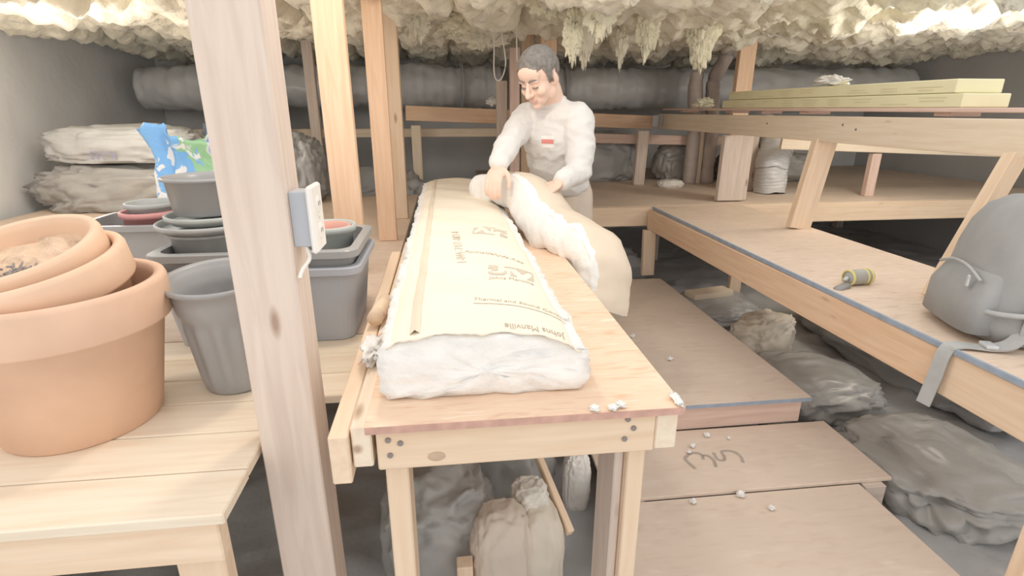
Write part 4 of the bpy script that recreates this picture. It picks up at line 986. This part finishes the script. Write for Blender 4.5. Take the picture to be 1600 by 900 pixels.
# hair: lifted copy of the scalp
def hairness(c):
    """>0 where hair grows, in head-local metres"""
    if c.z < -0.075: return -1
    line = 0.062+0.018*math.cos(c.x*30) if abs(c.x) < 0.05 else 0.055   # hairline height on the forehead
    d_front = max(c.z-line, (c.y+0.030) if abs(c.x) > 0.045 else -1) if c.y < 0.0 else 1
    if c.y < 0.0 and abs(c.x) > 0.045: d_front = max(c.z-line, min(c.y+0.028+0.25*(c.z), c.z+0.022))
    if c.y >= 0.0:
        d_front = min(c.z+0.010+max(0, (c.y-0.02))*1.1, 1)
        if abs(c.x) > 0.058: d_front = min(d_front, max(c.z-0.024, c.y-0.034))
    return d_front
def build_hair():
    vs, fs, mp = [], [], {}
    nrm = [v.normal.copy() for v in bme.vertices]
    loc = [(HI @ v.co)/HS for v in bme.vertices]
    val = [hairness(c) if c.length < 0.17 and abs(c.x) < 0.0835 else -1 for c in loc]
    for p in bme.polygons:
        if min(val[i] for i in p.vertices) > 0:
            f = []
            for i in p.vertices:
                if i not in mp:
                    mp[i] = len(vs); d = min(1, val[i]/0.022)
                    q = bme.vertices[i].co
                    vs.append(q+nrm[i]*(0.0015+0.010*d+0.0018*fbm(q, 90, 2)*d))
                f.append(mp[i])
            fs.append(tuple(f))
    me = bpy.data.meshes.new('hair'); me.from_pydata(vs, [], fs); me.update(); return me
mpart('hair', build_hair(), 'hair')
for s_ in (-1, 1):
    bp_ = [h((s_*x, yy, z)) for x, yy, z in ((.012, -.0925, .021), (.024, -.0935, .0275), (.038, -.088, .028), (.050, -.076, .022))]
    vs, fs = tube_mesh(smoothpath(bp_, 4), 0.0042, 6); me = bpy.data.meshes.new('eyebrow'); me.from_pydata(vs, [], fs); mpart('eyebrow', me, 'hair')
    bp_ = [h((s_*x, yy, z)) for x, yy, z in ((.017, -.0840, -.006), (.026, -.0895, -.0095), (.036, -.0885, -.0095), (.046, -.0805, -.006))]
    vs, fs = tube_mesh(smoothpath(bp_, 4), 0.0026, 6); me = bpy.data.meshes.new('eyelashes'); me.from_pydata(vs, [], fs); mpart('eyelashes', me, 'hair')
# shirt
def lerp(a, b, t): return a+(b-a)*t
shirt = [te(CH+Vector((0, 0, .01)), (.178, .122, .165)), te((CH+WA)/2, (.165, .118, .17)), te(WA, (.162, .118, .12)), te(WA+Vector((.005, .01, -.06)), (.162, .122, .07)),
         ('c', [SHL, NB+Vector((.0, .005, -.045)), SHR], [.070, .088, .070]), ('c', [NB+Vector((.005, .005, -.03)), NB+Vector((-.008, -.01, .012))], [.085, .066]),
         ('c', [SHL, lerp(SHL, ELL, .5)+Vector((.008, .005, 0)), ELL, lerp(ELL, WRL, .55), lerp(ELL, WRL, .93)], [.074, .068, .058, .050, .041]),
         ('c', [SHR, lerp(SHR, ELR, .5), ELR, lerp(ELR, WRR, .55), lerp(ELR, WRR, .93)], [.072, .064, .054, .048, .040])]
sme = union_mesh(shirt, 0.006, 5)
sme.update()
ns = [v.normal.copy() for v in sme.vertices]
for v, n in zip(sme.vertices, ns):
    q = v.co; v.co = q+n*(0.007*ridge(Vector((q.x, q.y, q.z*1.7)), 7.5, 3)-0.003+0.003*fbm(q, 16, 2))
mpart('shirt', sme, 'shirt')
def ringtube(name, c, ax, R, r, mat, sx=1.0):
    ax = Vector(ax).normalized(); u = ax.cross(Vector((0, 0, 1)) if abs(ax.z) < .9 else Vector((1, 0, 0))).normalized(); v = ax.cross(u)
    pts = [Vector(c)+(u*math.cos(2*PI*k/28)*sx+v*math.sin(2*PI*k/28))*R for k in range(29)]
    vs, fs = tube_mesh(pts, r, 8); me = bpy.data.meshes.new(name); me.from_pydata(vs, [], fs); return mpart(name, me, mat)
ringtube('collar', NB+Vector((-.012, -.014, .020)), (-.35, -.35, .85), 0.066, 0.008, 'shirt')
ringtube('cuff', lerp(ELL, WRL, .93), WRL-ELL, 0.038, 0.006, 'shirt'); ringtube('cuff', lerp(ELR, WRR, .93), WRR-ELR, 0.037, 0.006, 'shirt')
# chest emblem
chest = CH+fdir*0.131+lf*0.085+Vector((0, 0, 0.03))
def emblem(w0, w1, z0, z1, off, mat, nm):
    vs = []
    for a, b in ((w0, z0), (w1, z0), (w1, z1), (w0, z1)): vs.append(chest+lf*a+Vector((0, 0, b))+fdir*off)
    n = len(vs); vs += [v-fdir*0.002 for v in vs]
    me = bpy.data.meshes.new(nm); me.from_pydata(vs, [], [(0, 1, 2, 3), (7, 6, 5, 4), (0, 4, 5, 1), (1, 5, 6, 2), (2, 6, 7, 3), (3, 7, 4, 0)]); return mpart(nm, me, mat)
trousers = [te(PE+Vector((0, 0, .02)), (.160, .118, .12)), te(PE+Vector((0, 0, -.05)), (.160, .115, .10)),
            ('c', [PE+lf*-.075+Vector((0, 0, -.02)), KR, AR, AR-Vector((0, 0, .02))], [.098, .076, .066, .068]), ('c', [PE+lf*.075+Vector((0, 0, -.02)), KL, AL, AL-Vector((0, 0, .02))], [.098, .076, .066, .068])]
tme = union_mesh(trousers, 0.008, 4)
for v in tme.vertices:
    v.co += v.normal*0.006*ridge(v.co, 7, 5); v.co.z = max(v.co.z, 0.262)
mpart('trousers', tme, 'pants')
for A_ in (AR, AL):
    b = Vector((A_.x, A_.y, 0.24)); d = fdir
    bo = union_mesh([('c', [b+Vector((0, 0, .07)), b+Vector((0, 0, .045))], [.05, .048]), ('c', [b+Vector((0, 0, .042))-d*0.04, b+Vector((0, 0, .042))+d*.06, b+Vector((0, 0, .036))+d*.15], [.040, .042, .034])], 0.006, 3)
    for v in bo.vertices: v.co.z = max(v.co.z, 0.2415)
    mpart('boot', bo, 'boot')
# emblem follows the shirt front
from mathutils.bvhtree import BVHTree
bv = BVHTree.FromPolygons([v.co.copy() for v in sme.vertices], [tuple(p.vertices) for p in sme.polygons])
def patch(name, a0, a1, z0, z1, mat, lift, n=8):
    vs, fs = [], []
    for j in range(n+1):
        for i in range(n+1):
            o_ = CH+fdir*0.19+lf*(a0+(a1-a0)*i/n)+Vector((0, 0, z0+(z1-z0)*j/n))
            hit = bv.ray_cast(o_, -fdir)
            q = hit[0] if hit[0] else o_-fdir*0.07
            vs.append(q+fdir*lift)
    for j in range(n):
        for i in range(n): a = j*(n+1)+i; fs.append((a, a+1, a+n+2, a+n+1))
    me = bpy.data.meshes.new(name); me.from_pydata(vs, [], fs); o_ = mpart(name, me, mat); o_['label'] = 'small chest print'; return o_
patch('emblem_base', 0.012, 0.078, -0.045, 0.010, 'emblemw', 0.002)
patch('emblem_band', 0.014, 0.076, -0.026, -0.006, 'emblem', 0.004)
